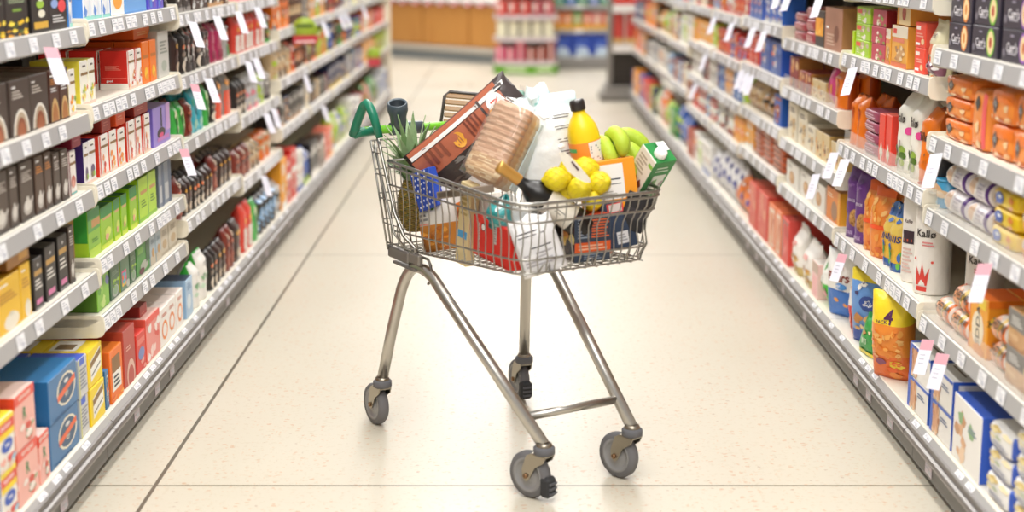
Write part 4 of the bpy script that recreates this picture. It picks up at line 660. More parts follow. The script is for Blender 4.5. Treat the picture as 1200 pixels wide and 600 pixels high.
# ------------------------------------------------------------------ stock on the shelves
LV = {'L': {}, 'R': {}}
ROWS = """
L 1 1 | -46 -21 coffeeflower 1 .15; -20 7 coffeeflower 1 .15; 8 34 coffeeflower 1 .15; 37 58 blackgreen 1 .16; 59 80 blackred 1 .16; 82 93 daisy 1 .155
L 1 2 | 98 110 daisy 1 .15; 111 129 daisy 2 .14; 130 146 daisyorange 1 .14; 147 172 skybox 1 .13; 174 184 stripe 1 .14; 185 192 stripe 1 .13; 193 201 black/silver:box 1 .12
L 1 3 | 206 224 black/grey:box 2 .12; 225 243 darkbrown/silver:box 2 .12; 244 262 black/tan:box 2 .13; 263 273 brown/cream:box 1 .12
L 1 4 | 278 300 pink/cream:coffee 3 .15; 301 318 brown/silver:box 2 .15
L 2 1 | -46 -14 cup 1 .13; -13 12 cup 1 .13; 13 37 cup 1 .13; 38 59 cup 1 .13; 60 71 goldcup 1 .13; 72 82 goldcup 1 .13; 83 91 fruityellow 1 .12
L 2 2 | 96 105 fruitlemon 1 .12; 106 114 fruitlemon 1 .12; 151 159 fruitred 1 .115 d=.085 rows=3; 160 167 fruitred 1 .115 d=.085; 168 176 fruitorange 1 .13 rows=2; 177 185 fruitorange 1 .13 rows=2; 187 200 greycarton 1 .15
L 2 3 | 206 212 darkcoffee 1 .16; 213 219 blackcoffee 1 .15; 220 230 speckcoffee 2 .165; 231 237 blackcoffee 1 .15; 238 247 speckcoffee 2 .16; 248 254 pinkcoffee 1 .155; 255 263 pinkcoffee 1 .14; 264 272 greycoffee 1 .15
L 2 4 | 277 299 redcoffee 4 .16; 300 311 redcoffee 2 .16; 312 319 brown/green:coffee 1 .15
L 3 1 | -40 -8 teapot 2 .14; -7 13 teapot 1 .14; 14 24 teapot 1 .14; 26 42 teapot 1 .145; 43 53 teapotamber 1 .14; 54 63 teapotamber 1 .14; 64 72 teapot 1 .13; 73 81 teapot 1 .13; 83 92 maroonfruit 1 .115
L 3 2 | 97 105 purplefruit 1 .115; 106 114 purplefruit 1 .115; 118 129 redfruit 1 .115; 131 139 orangefruit 1 .115; 140 148 orangefruit 1 .11; 150 159 redfruit 1 .12; 160 168 redfruit 1 .12; 169 177 redfruit 1 .12; 180 200 lilac 1 .125
L 3 3 | 206 219 greenpouch 2 .13; 220 226 rustcoffee 1 .13; 227 240 cyanpouch 2 .15; 241 247 greenpouch 1 .15; 248 254 blackcoffee 1 .13; 255 262 orangepouch 1 .16; 263 272 orangepouch 1 .16
L 3 4 | 277 290 blackcoffee 3 .15; 291 304 silver/pink:coffee 2 .15; 305 311 lime/silver:coffee 1 .14; 312 319 grey/black:coffee 1 .14
L 4 1 | -40 -6 mustard 1 .13; -4 26 mustard 1 .125; 27 39 mustard 1 .13; 41 52 blackgold 1 .125; 55 68 blackgold 1 .135; 71 82 blackgold 1 .14; 83 89 teapot 1 .15
L 4 2 | 98 119 greenbig 1 .132; 120 134 greentea 1 .118; 135 143 greentea 1 .118; 144 151 greentea 1 .118; 153 161 greentea 1 .125; 163 185 limebox 2 .135; 188 193 greyflap 1 .15; 194 202 greyflap 1 .15
L 4 3 | 208 216 rustcoffee 1 .15; 217 226 darkcoffee 2 .13; 227 240 blackcoffee 3 .12; 241 250 darkcoffee 2 .12; 251 257 rustcoffee 1 .14; 258 272 darkcoffee 3 .13
L 4 4 | 277 295 rustcoffee 3 .13; 296 306 beige/brown:coffee 2 .12; 307 319 orange/beige:coffee 2 .12
L 5 2 | 115 129 limegreenbase 1 .10; 130 141 darkgreenpot 1 .14; 142 152 greensticker 1 .135; 153 160 darkgreenpot 1 .14; 161 176 greencorn 1 .13; 177 189 paleblue 2 .14; 190 198 beigebox 1 .14; 199 208 beigebox 1 .14
L 0 1 | -60 -28 redbush 1 .15; -26 2 paleblue 1 .25; 4 22 tetley 1 .12 s=2; 24 47 redbush 1 .13 s=2 rows=2; 48 60 redbush 1 .12 s=1 rows=2; 62 94 bluebadge 1 .113 s=2 rows=2; 96 106 whiteblue 1 .105 s=2 rows=2
L 0 2 | 108 124 yellowbar 1 .125 s=2 rows=2; 126 130 bluebadge 1 .11; 131 145 orangebar 1 .15 rows=2; 147 160 redcup 1 .17 rows=2; 162 172 redblue 1 .12 rows=2; 163 172 redblue 1 .001; 173 188 redwhite 1 .14 rows=2; 189 207 whiteswirl 2 .125 rows=2; 208 216 whiteswirl 1 .125 rows=2
L 0 3 | 219 227 iceblue 1 .135 rows=2; 229 236 whitegreen 1 .16; 237 246 whitegreen 1 .175; 248 256 blackcoffee 2 .15; 257 266 darkcoffee 2 .15; 267 276 rustcoffee 2 .17; 277 284 darkcoffee 1 .17
L 0 4 | 287 297 redcoffee 2 .2; 298 304 greenpouch 1 .18; 306 324 black/sky:coffee 4 .17; 325 331 silver/black:coffee 1 .16
L 1 5 | 322 332 sky/brown:box 2 .17; 333 349 brown/sky:box 3 .17
L 2 5 | 322 334 orange/navy:box 1 .13; 335 341 orange/rust:box 1 .17; 343 351 brown/beige:coffee 2 .15
L 3 5 | 322 337 beige/brown:coffee 4 .15; 338 351 brown/orange:coffee 3 .14
L 0 5 | 334 345 amber/white:box 2 .18; 346 356 white/blue:box 1 .17; 357 365 blue/white:coffee 1 .15
L 4 5 | 322 351 black/tan:box 3 .12
L 1 6 | 354 377 sky/silver:box 4 .16
L 2 6 | 354 361 grey/beige:box 1 .14; 362 378 amber/white:coffee 3 .15
L 3 6 | 354 366 brown/orange:box 2 .14; 367 376 lime/red:box 2 .14
L 4 6 | 356 378 black/grey:box 3 .11
L 0 6 | 367 382 brown/white:box 3 .13; 383 392 salmon/cream:box 2 .12
L 1 7 | 381 399 cream/amber:box 4 .16
L 2 7 | 381 388 yellow/red:box 1 .16; 389 399 maroon/grey:bag 2 .14
L 3 7 | 381 399 green/black:tube 4 .14
L 4 7 | 382 400 navy/yellow:box 3 .13
L 0 7 | 392 409 lime/blue:pillow 3 .15
L 1 8 | 402 416 orange/cream:box 4 .16
L 2 8 | 402 416 cream/white:box 4 .16
L 3 8 | 402 416 blue/lime:tube 4 .12
L 4 8 | 403 417 silver/cream:box 3 .14
L 0 8 | 410 424 white/amber:box 3 .15
L 1 9 | 419 430 beige/white:box 4 .16
L 2 9 | 419 430 white/sky:box 4 .17
L 3 9 | 419 431 orange/silver:box 4 .13
L 4 9 | 420 431 amber/cream:box 3 .14
L 0 9 | 424 438 green/red:pillow 3 .16
L 1 10 | 433 442 sky/beige:box 3 .16
L 2 10 | 433 442 cream/sky:box 3 .17
L 3 10 | 433 443 red/pink:box 3 .12
L 4 10 | 434 443 lime/maroon:box 3 .13
L 0 10 | 438 448 silver/blue:box 3 .15
R 1 1 | 1243 1212 carrp 1 .075 s=4; 1208 1172 carrp 1 .075 s=4; 1168 1138 carrg 1 .073 s=4; 1136 1111 carro 1 .07 s=4
R 2 1 | 1236 1212 diamond 1 .085 s=2 rows=2; 1209 1185 diamond 1 .085 s=2 rows=2; 1183 1157 diamond 1 .085 s=2 rows=2; 1154 1136 diamondtall 1 .15 rows=2; 1134 1104 diamond 1 .068 s=3 rows=2
R 3 1 | 1246 1220 orangepack 1 .06 s=3; 1218 1193 orangepack 1 .06 s=2; 1188 1158 yellowpack 1 .055 s=3; 1154 1130 purpleroll 1 .065 s=2; 1128 1104 purpleroll 1 .065 s=2
R 4 1 | 1246 1216 snackblue 1 .06 s=3; 1211 1177 greyhob 1 .085 s=2; 1174 1158 orangeroll 1 .062 s=2; 1154 1133 cheddars 1 .145; 1130 1112 orangeroll 1 .062 s=2; 1110 1095 orangeroll 1 .062
R 0 1 | 1250 1216 bluewrap 1 .06 s=3; 1212 1182 bluewrap 1 .06 s=4 rows=2; 1179 1152 bluewrap 1 .06 s=3 rows=2; 1148 1115 blueside 1 .165 rows=2; 1112 1088 bluewhite 1 .09 s=2 rows=2; 1086 1063 bluewhite 1 .09 s=2 rows=2
R 1 2 | 1099 1078 redcracker 1 .12; 1076 1040 peachside 1 .13; 1038 1002 maroonseed 2 .12; 1001 990 limecrisp 1 .12
R 2 2 | 1097 1084 ninebar 1 .15; 1082 1070 redcracker 1 .07 s=2; 1062 1044 peachbox 1 .12; 1043 1037 peachbox 1 .105; 1036 1020 maroonseed 1 .075 s=3; 1018 1002 limecrisp 1 .075 s=3; 1000 991 limesnack 1 .075
R 3 2 | 1094 1086 blackcake 1 .14; 1085 1074 orangecake 1 .21; 1073 1061 olivecake 1 .225; 1060 1046 olivecake 1 .225; 1043 1036 redstarbox 1 .15; 1035 1028 redstarbox 1 .145; 1025 1010 maroonstick 1 .035 s=4; 1008 991 orangeclear 2 .165
R 4 2 | 1045 1037 bluegold 1 .2 rot=24; 1036 1029 bluegold 1 .19 rot=24; 1027 1017 orangepasta 1 .22 rot=26; 1016 1008 orangepasta 1 .22 rot=26; 1006 999 purplecookie 1 .235 rot=26; 998 990 purplecookie 1 .23 rot=26
R 0 2 | 998 990 redbear 1 .21 rows=1 rot=30
R 0 3 | 968 959 whitegreenbag 1 .2; 957 950 pinkbox 1 .13; 948 936 whitestar 1 .17; 934 925 whitestar 1 .19; 923 915 redframe 1 .185 rows=2; 914 908 orangeframe 1 .19 rows=2; 907 900 orangeframe 1 .19 rows=2
R 1 3 | 986 920 blue/navy:box 6 .14
R 2 3 | 985 966 mochabox 1 .15; 965 955 blackyellow 1 .13; 954 943 maroonbar 1 .045 s=3; 942 929 maroonbar 1 .035 s=3
R 3 3 | 985 975 orangeclear 1 .15; 974 968 pinkpack 1 .14; 966 950 brownchoc 2 .07; 949 936 spiced 2 .08; 934 921 spiced 1 .12
R 4 3 | 984 972 brownchoc 2 .09; 971 955 brownchoc 2 .1; 954 945 whitegold 1 .1; 944 934 whitegold 1 .14; 933 921 whitegold 1 .15
R 5 3 | 983 968 orangecard 1 .115 rows=2; 966 952 whitecookie 1 .1 rows=2; 951 936 whitecookie 1 .1 rows=2; 935 919 whitecookie 1 .1 rows=2
R 1 4 | 916 872 blue/orange:box 5 .14
R 2 4 | 916 896 blue/silver:box 3 .12; 894 872 bluemulti 3 .12
R 3 4 | 915 902 bluemulti 1 .14; 901 890 bluemulti 1 .14; 888 872 red/salmon:brick 2 .08 s=2
R 4 4 | 915 907 blue/rust:box 1 .13; 905 890 tan/black:pillow 2 .11; 889 872 beige/tan:pillow 2 .12
R 5 4 | 916 904 stackrust 1 .03 s=5; 903 893 stackrust 1 .03 s=5; 892 883 stackrust 1 .03 s=5; 882 873 amber/white:box 1 .13
R 0 4 | 898 887 redslab 1 .2 rows=2; 886 877 redslab 1 .2 rows=2; 875 860 orangepurple 2 .17
R 1 5 | 868 838 salmon/amber:box 5 .14
R 2 5 | 868 852 red/cream:brick 2 .1; 850 838 red/white:bag 2 .12
R 3 5 | 868 838 red/orange:brick 3 .06 s=2
R 4 5 | 868 838 blue/sky:brick 3 .06 s=2
R 5 5 | 868 856 amber/orange:box 2 .12; 855 838 white/maroon:tube 4 .12
R 0 5 | 859 842 bluewhitebag 2 .2; 841 832 bluewhitebag 1 .16
R 1 6 | 835 812 cream/amber:box 5 .14
R 2 6 | 835 812 cream/red:box 4 .11
R 3 6 | 835 812 amber/white:box 4 .13
R 4 6 | 835 812 white/brown:box 4 .12
R 5 6 | 835 812 red/white:tube 5 .11
R 0 6 | 829 812 white/rust:box 2 .17; 811 806 rust/cream:box 1 .17
R 1 7 | 809 793 blue/white:box 4 .14
R 2 7 | 809 793 sky/blue:box 4 .14
R 3 7 | 809 793 white/amber:box 3 .17
R 4 7 | 809 793 maroon/white:box 4 .13
R 0 7 | 804 790 blue/white:pillow 2 .2; 789 785 green/white:box 1 .17
R 1 8 | 791 777 orange/white:box 4 .14
R 2 8 | 791 777 amber/teal:box 4 .16
R 3 8 | 791 777 lime/cream:pillow 3 .16
R 4 8 | 791 777 white/rust:box 4 .14
R 0 8 | 784 772 lime/white:pillow 3 .2
R 1 9 | 774 763 amber/white:box 4 .14
R 2 9 | 774 763 pink/orange:box 4 .16
R 3 9 | 774 763 orange/lime:box 4 .18
R 4 9 | 774 763 silver/navy:box 4 .14
R 0 9 | 770 760 red/maroon:box 3 .18
R 1 10 | 761 751 white/orange:box 4 .14
R 2 10 | 761 751 blue/navy:box 4 .16
R 3 10 | 761 751 navy/silver:box 4 .16
R 4 10 | 761 751 amber/orange:box 4 .14
R 0 10 | 758 748 amber/orange:box 3 .18
"""
LEVELW = {'L': {}, 'R': {}}
def level_words(side, b, lv):
    n = len(SHELF[side][b])
    if lv == 0: return 'base shelf'
    return ['top shelf', 'second shelf', 'third shelf', 'fourth shelf', 'fifth shelf'][lv - 1]
PROD = {}
def product_mesh(key, w, d, h):
    k = (key, round(w, 3), round(d, 3), round(h, 3))
    if k not in PROD: PROD[k] = SH[DES[key]['shape']](w, d, h, DES[key], hash(key) % 1000 if False else sum(map(ord, key))).mesh(DES[key]['name'])
    return PROD[k]
def words_of(i, n):
    if n == 1: return ''
    if i == 0: return 'nearest of %s' % NUMW[n]
    if i == n - 1: return 'farthest of %s' % NUMW[n]
    return '%s nearest of %s' % (ORD[i], NUMW[n])
NUMW = ['zero', 'one', 'two', 'three', 'four', 'five', 'six', 'seven', 'eight', 'nine', 'ten', 'eleven', 'twelve']
ITEMS = []     # collected first, so that the labels can count look-alikes per shelf
for ln in ROWS.strip().splitlines():
    hd, body = ln.split('|'); sd, lv, b = hd.split(); lv = int(lv); b = int(b)
    z = BASE_Z if lv == 0 else SHELF[sd][b][lv - 1]
    xf = XF + (.012 if lv else -.008)
    far = b >= 5
    ent = [e_.split() for e_ in body.split(';') if e_.strip()]
    if far:
        fr = random.Random(hd); ent.sort(key=lambda e_: -abs((float(e_[0]) + float(e_[1])) / 2 - 598)); tot = sum(int(e_[3]) for e_ in ent); new = []
        lo, hi = Y0 + (b - 1) * BW + .012, Y0 + b * BW - .014; want = max(tot, 7 if lv else 6); u = lo
        for e_ in ent:
            L_ = (hi - lo) * int(e_[3]) / tot; m_ = max(1, round(want * int(e_[3]) / tot)); k_ = 0
            while k_ < m_:
                c_ = min(fr.choice((1, 1, 2)), m_ - k_); key_ = e_[2]
                if ':' in key_ and fr.random() < .55:
                    a_, r_ = key_.split('/'); b_, sh_ = r_.split(':'); pal = ['white', 'cream', 'amber', 'red', 'sky', 'brown', 'maroon', 'orange', 'lime', 'blue', 'navy', 'silver']
                    if fr.random() < .5: b_ = fr.choice([q for q in pal if q != a_])
                    else: a_ = fr.choice([q for q in (pal if sd == 'R' else pal + ['black', 'grey', 'beige']) if q != b_])
                    key_ = a_ + '/' + b_ + ':' + sh_
                new.append((u, u + L_ * c_ / m_ - .004, key_, c_, float(e_[4]) * fr.uniform(.95, 1.2) * (1.25 if lv == 0 and sd == 'L' else 1), e_[5:])); u += L_ * c_ / m_; k_ += c_
        ent = new
    for it in (ent if far else body.split(';')):
        if far: FARY = it[:2]; it = '%g %g %s %d %g %s' % (it[0], it[1], it[2], it[3], it[4], ' '.join(it[5]))
        a = it.split(); p0, p1, key, n, h = float(a[0]), float(a[1]), a[2], int(a[3]), float(a[4])
        if h < .01: continue
        opt = dict(x.split('=') for x in a[5:]); s = int(opt.get('s', 1)); rows = int(opt.get('rows', 2 if (b <= 3 and lv != 0 and s == 1) else 1))
        des = generic(key); key = des['key']; d = float(opt.get('d', des['d']))
        if des['shape'] in ('coffee', 'bag', 'pillow') and 'd' not in opt: rows = min(rows, 2)
        ya, yb = (p0, p1) if far else sorted((y_at(p0, z + h / 2 * .5, xf), y_at(p1, z + h * .25, xf)))
        lo, hi = Y0 + (b - 1) * BW + .012, Y0 + b * BW - .014
        if lv or b > 4: ya, yb = max(ya, lo), min(yb, hi)
        if yb - ya < .02: continue
        pitch = (yb - ya) / n; w = pitch - (.004 if des['shape'] in ('box', 'brick') else .006)
        if des['shape'] == 'roll': d = h
        if des['shape'] == 'tube': d = min(d, w) if not des.get('hard') else w
        if des['shape'] == 'tube' and not des.get('hard'): d = w
        if d * rows > .44: rows = max(1, int(.44 / d))
        up = ([q for q in SHELF[sd][b] if q > z + .01] or [9]); top_room = min(up) - z - .062
        if s * (h + .001) > top_room: h = top_room / s - .001
        for i in range(n):
            for r in range(rows):
                for q in range(s): ITEMS.append(dict(sd=sd, lv=lv, b=b, key=key, w=w, d=d, h=h, y=ya + pitch * (i + .5), x=xf + d / 2 + r * (d + .006), z=z + q * (h + .0008), rot=float(opt.get('rot', 0)), row=r, st=q, ns=s, nrows=rows))
seen = {}
for it in ITEMS: seen.setdefault((it['sd'], it['lv'], it['b'], it['key']), []).append(it)
for (sd, lv, b, key), L in seen.items():
    ys = sorted({round(i['y'], 4) for i in L}); des = DES[key]; sg = SIDE[sd]
    for it in L:
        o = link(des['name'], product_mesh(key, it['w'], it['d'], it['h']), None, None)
        j = RND.uniform(-1, 1) if des['shape'] in ('box', 'brick') else RND.uniform(-3, 3)
        if it['ns'] > 1: j *= .4
        o.location = (sg * (it['x'] + (0 if it['row'] else RND.uniform(0, .004))), it['y'], it['z'] + .0005)
        o.rotation_euler = (0, 0, PI / 2 * -sg + math.radians(j) * (.5 if it['w'] < .05 else 1) + sg * math.radians(it['rot']))
        wn = words_of(ys.index(round(it['y'], 4)), len(ys))
        stw = '' if it['ns'] == 1 else ('bottom' if it['st'] == 0 else 'top' if it['st'] == it['ns'] - 1 else 'middle' if it['ns'] == 3 else ['', 'second up', 'third up', 'fourth up'][it['st']]) + ' of stack'
        rw = '' if it['row'] == 0 else 'row behind' if it['row'] == 1 else 'third row'
        loc = '%s %s bay %s' % (BAYN[b - 1], 'left' if sd == 'L' else 'right', level_words(sd, b, lv))
        loc = loc.replace('nearest left', 'first left').replace('nearest right', 'first right').replace('farthest', 'last')
        look = des['look']
        lab = ', '.join(x for x in (look, wn, stw, rw, loc) if x)
        if len(lab.split()) > 16:
            lab = ', '.join(x for x in (look, wn.replace(' nearest', '').replace('nearest', 'first').replace('farthest', 'last'), stw.replace(' of stack', ' in stack').replace(' in stack', ''), rw.replace('row behind', 'behind'), loc.replace(' shelf', '')) if x)
        tag(o, lab, des['cat'], '%s, %s' % (look, loc))

# packets lying on top of the rows or standing oddly
def extra(key, sd, lv, b, px, w, h, d, label, dz=0, dx=0, rot=0, rx=0, ry=0, n=0):
    z = (BASE_Z if lv == 0 else SHELF[sd][b][lv - 1]) + dz; sg = SIDE[sd]; generic(key)
    o = link(DES[key]['name'], product_mesh(key, w, d, h), None, (sg * (XF + .016 + d / 2 + dx), y_at(px, z, XF + .02), z + .0015), (math.radians(rx), math.radians(ry), PI / 2 * -sg + math.radians(rot)))
    return tag(o, label, DES[key]['cat'])
extra('orangelid', 'L', 2, 2, 176, .2, .036, .17, 'long flat orange box lying on top of the mango tea boxes', dz=.132, dx=.03)
extra('maroonlid', 'L', 3, 1, 88, .08, .05, .1, 'maroon box lying on the berry tea box under the second shelf', dz=.117)
extra('redlid', 'L', 3, 2, 123, .09, .05, .1, 'dark red box lying on the white and red tea box', dz=.117)
extra('orangesmall', 'L', 3, 2, 140, .1, .05, .1, 'bright orange box lying on the orange fruit tea boxes', dz=.117)
extra('redlid', 'L', 3, 2, 164, .16, .045, .1, 'long dark red box lying across three white and red tea boxes', dz=.122)
extra('brownlid', 'L', 4, 1, 20, .15, .05, .13, 'brown and amber box laid across the mustard yellow tea boxes', dz=.132)
extra('blackcard', 'L', 4, 1, 74, .17, .03, .12, 'flat black carton lying behind and above the black gold-banded boxes', dz=.142, dx=.1)
extra('redlid', 'L', 2, 2, 150, .2, .035, .1, 'dark box lying at the back above the red boxes', dz=.132, dx=.3)
extra('redlid', 'L', 0, 2, 167, .085, .05, .1, 'small red box topping the red box with blue oval', dz=.122)
extra('peachside', 'R', 2, 2, 1060, .13, .068, .22, 'beige and amber box lying flat atop seeded cracker boxes, second right bay', dz=.122)
extra('diamond', 'R', 2, 1, 1124, .12, .068, .14, 'topmost orange cracker pack turned so its clear side shows', dz=.207, dx=.05, rot=0)
extra('bluetub', 'R', 3, 1, 1098, .085, .075, .085, 'round blue tub with biscuit print at the end of the shelf', dx=0)
extra('greencrisp', 'R', 0, 2, 1024, .14, .12, .05, 'green crisp bag slumped in front of the blue crisp bag', dx=-.035, rot=10, rx=-12)
extra('cheddartop', 'R', 4, 1, 1150, .14, .045, .2, 'flat orange cheese biscuit box lying behind the upright one', dz=.147, dx=.12)
extra('fourpackback', 'R', 0, 1, 1120, .22, .1, .16, 'amber crisp bag lying behind the white and blue cracker boxes', dx=.22, dz=.0)
extra('fourpackback', 'R', 0, 1, 1165, .2, .1, .16, 'amber and orange crisp bag lying at the back under the fourth shelf', dx=.23)
extra('purplebag', 'R', 2, 2, 1094, .09, .05, .05, 'small purple and clear bag lying by the shelf edge', dx=-.01)
extra('greencrisp', 'R', 0, 2, 1075, .2, .17, .1, 'dark green crisp bag behind the orange bag marked 4', dx=.18)

extra('darkcake', 'R', 4, 2, 1057, .098, .272, .098, 'tall white rice cake tube with small dark photo label', rot=35)
extra('redcake', 'R', 4, 2, 1073, .102, .262, .102, 'tall white rice cake tube with red crown print, at the shelf end', dx=-.004, rot=38)
extra('redcake', 'R', 4, 1, 1100, .1, .25, .1, 'white rice cake tube half hidden behind the orange cheese biscuit rolls', dx=.07, rot=38)
extra('fourpack', 'R', 0, 2, 1047, .13, .258, .10, 'big orange and yellow crisp bag marked 4 leaning into the aisle', dx=-.045, rx=6, rot=46)
extra('saltvin', 'R', 0, 2, 1011, .155, .24, .09, 'blue crisp bag with round badge and yellow top', dx=-.005, rx=5, rot=42)
extra('pombear', 'R', 0, 2, 983, .15, .235, .08, 'white and blue crisp bag with stars and brown lettering', dx=-.01, rx=4, rot=34)
# hanging shelf flags
FL = [('L', 1, 1, 42, 1), ('L', 1, 3, 214, 0), ('L', 1, 3, 243, 0), ('L', 1, 3, 269, 0), ('L', 1, 4, 292, 0), ('L', 2, 3, 216, 1), ('L', 2, 3, 233, 0), ('L', 2, 4, 281, 0), ('L', 2, 4, 290, 0), ('L', 3, 4, 303, 0), ('L', 3, 4, 312, 0),
      ('L', 3, 2, 203, 1), ('L', 1, 6, 368, 0), ('L', 1, 6, 360, 0), ('L', 1, 7, 383, 0), ('L', 2, 7, 393, 0), ('L', 2, 7, 399, 0), ('L', 3, 5, 350, 0), ('L', 1, 7, 396, 0), ('L', 1, 8, 414, 0), ('L', 2, 6, 372, 0), ('L', 2, 8, 420, 0), ('L', 4, 6, 372, 0), ('L', 4, 4, 300, 0),
      ('R', 1, 3, 974, 0), ('R', 1, 3, 937, 0), ('R', 1, 3, 924, 0), ('R', 2, 2, 1012, 0), ('R', 2, 1, 1113, 0), ('R', 3, 2, 990, 0), ('R', 3, 2, 1003, 0), ('R', 3, 1, 1172, 1), ('R', 4, 2, 1000, 1), ('R', 4, 3, 968, 0),
      ('R', 4, 1, 1103, 1), ('R', 4, 1, 1121, 1), ('R', 2, 4, 892, 0), ('R', 2, 4, 905, 0), ('R', 3, 4, 878, 0), ('R', 3, 4, 884, 0), ('R', 3, 4, 890, 0), ('R', 2, 5, 866, 0), ('R', 2, 5, 845, 0), ('R', 3, 6, 834, 0), ('R', 4, 6, 822, 0)]
fc = {}
for sd, lv, b, px, pk in FL: fc.setdefault((sd, lv, b), []).append((px, pk))
for (sd, lv, b), L in fc.items():
    L.sort(key=lambda t: -abs(t[0] - 598))
    for i, (px, pk) in enumerate(L):
        z = SHELF[sd][b][lv - 1] - .03; sg = SIDE[sd]
        o = link('shelf_flag', cached(('fl', pk), lambda: flag_mesh(pk)), None, (sg * (XF - .034), y_at(px, z), z), (0, math.radians(RND.uniform(-4, 4) - sg * 8), -sg * (PI / 2 - .45)))
        lab = '%swhite paper price flag, %shanging from %s, %s %s bay' % ('pink-topped ' if pk else '', (words_of(i, len(L)) + ', ') if len(L) > 1 else '', level_words(sd, b, lv), BAYN[b - 1].replace('nearest', 'first'), 'left' if sd == 'L' else 'right')
        tag(o, lab, 'price flag', 'paper price flags hanging from the shelf lips')
# round green and red promotion sign between the fifth left bay shelves
mb = MB(); M_ = Matrix.Rotation(PI / 2, 4, 'X')
mb.lathe([(0, -.002), (.064, -.002), (.064, .002), (0, .002)], '#9fb838', 'card', 24, M_)
mb.box((-.064, -.004, -.072), (.064, 0, -.028), '#c83c48', 'card', .001); mb.box((-.05, -.0055, -.065), (.05, -.004, -.055), '#f0d8d8', 'card'); mb.box((-.045, -.0035, .01), (.045, -.002, .03), '#5c7430', 'card')
tag(mb.build('promotion_sign', loc=(-1.055, y_at(357, 1.0, 1.055), 1.0), rot=(0, 0, .35)), 'round green promotion sign with red band sticking out into the aisle', 'sign')
mb = MB(); mb.lathe([(0, -.002), (.055, -.002), (.055, .002), (0, .002)], '#9fb838', 'card', 24, M_); mb.box((-.05, -.004, -.09), (.05, 0, -.025), '#c84a54', 'card', .001)
tag(mb.build('promotion_sign', loc=(-1.04, y_at(438, .62, 1.04), .62), rot=(0, 0, .35)), 'small far green and red promotion sign low by the end panel', 'sign')

# ------------------------------------------------------------------ far end of the aisle
yE = Y0 + NB * BW
for sg, nm in ((-1, 'left'), (1, 'right')):
    mb = MB(); mb.box((min(sg * 1.09, sg * 1.64), yE + .005, 0), (max(sg * 1.09, sg * 1.64), yE + .06, 2.0), '#efe4d0', 'paint', .004)
    if sg < 0: tag(mb.build('end_panel'), 'tall cream end panel closing the %s run of shelving' % nm, 'end panel')
root = empty('display_stand', (1.19, 13.5, 0), 0, label='dark grey display stand with black mesh front at the aisle mouth', cat='display stand')
for sx in (-.25, .22):
    mb = MB(); mb.box((sx - .025, -.02, .1), (sx + .025, .03, 1.9), '#87827c', 'paint', .004); mb.build('post', root)
mb = MB(); mb.box((-.34, -.14, 0), (.34, .36, .045), '#7d7872', 'paint', .008); mb.box((-.32, -.12, .045), (.32, .36, .09), '#96918b', 'paint', .008); mb.box((-.29, -.09, .09), (.29, .36, .14), '#8a857f', 'paint', .008); mb.build('foot', root)
mb = MB(); mb.box((-.225, 0, .14), (.195, .02, .45), '#2e2822', 'paint')
for i in range(8):
    for j in range(6):
        mb.box((-.2 + i * .05, -.002, .17 + j * .047), (-.175 + i * .05, 0, .19 + j * .047), '#4a4038', 'paint')
mb.build('mesh_panel', root)
for z in (.53, .9, 1.3):
    mb = MB(); mb.box((-.225, -.05, z - .015), (.195, .36, z), '#cfc9c0', 'paint'); s = mb.build('shelf', root)
    mb = MB(); mb.box((-.225, -.056, z - .07), (.195, -.05, z + .005), '#efe9e6', 'card'); mb.box((.05, -.058, z - .06), (.195, -.056, z - .005), '#e0a8a4', 'card'); mb.build('price_strip', s)
for i in range(3):
    mb = MB(); mb.lathe([(0, 0), (.056, 0), (.058, .01), (.058, .055), (.056, .06), (.056, .28), (.05, .29), (0, .29)], mat='plastic', n=20, cols=['#d8b070', '#d8b070', '#d8b070', '#c8503c', '#c83c2e', '#b83428', '#d86050'])
    tag(mb.build('snack_tube', loc=(1.025 + i * .122, 13.56, .531)), 'tall red snack tube with gold base, %s on the dark display stand' % ['leftmost of three', 'middle of three', 'rightmost of three'][i], 'snack tube', 'red tubes on the display stand')
for i in range(3):
    mb = shape_box(.12, .1, .2, dict(c='#d8382e', dec='F r .1 .3 .9 .6 #f0d0c8'), 1)
    tag(mb.build('snack_box', loc=(1.03 + i * .125, 13.56, .901)), 'red snack box on the upper shelf of the display stand, %s' % ['left', 'middle', 'right'][i], 'snack box', 'red boxes on the display stand')

# promotional gondola with green foot
GX, GY = .18, 16.6
root = empty('promotion_gondola', (GX, GY, 0), 0, label='round-fronted promotion gondola with bright green base', cat='gondola')
def hexa(w, d, z0, z1, col, mat='paint'):
    mb = MB(); p = [(-w / 2, .0), (-w / 2 + .04, -d), (-w * .08, -d - .1), (w / 2 - .05, -d - .04), (w / 2, 0), (w / 2, .35), (-w / 2, .35)]
    n = len(p); vs = [(x, y, z0) for x, y in p] + [(x, y, z1) for x, y in p]
    mb.add(vs, [tuple(range(n))[::-1], tuple(range(n, 2 * n))] + [(i, (i + 1) % n, n + (i + 1) % n, n + i) for i in range(n)], col, mat); return mb
m = hexa(.76, .12, 0, .1, '#6aa82c'); m.box((-.24, -.2305, .03), (-.0, -.2, .07), '#d8ecb8', 'paint'); m.box((.12, -.2, .03), (.3, -.18, .07), '#d8ecb8', 'paint'); m.build('green_base', root)
for z in (.145, .42, .67, .95):
    s = hexa(.74, .12, z - .02, z, '#cfc8c2').build('shelf', root); hexa(.75, .125, z - .05, z - .005, '#d6c6ca').build('price_strip', s)
mb = MB(); mb.box((-.3, .15, .1), (.3, .2, 1.4), '#9a948c', 'paint'); mb.build('back_panel', root)
def put(name, w, d, h, c, dec, loc, label, cat, grp, rz=0):
    o = shape_box(w, d, h, dict(c=c, dec=dec), 1).build(name, loc=loc, rot=(0, 0, rz)); return tag(o, label, cat, grp)
LR = ['leftmost', 'second from left', 'third from left', 'fourth from left', 'fifth from left', 'rightmost']
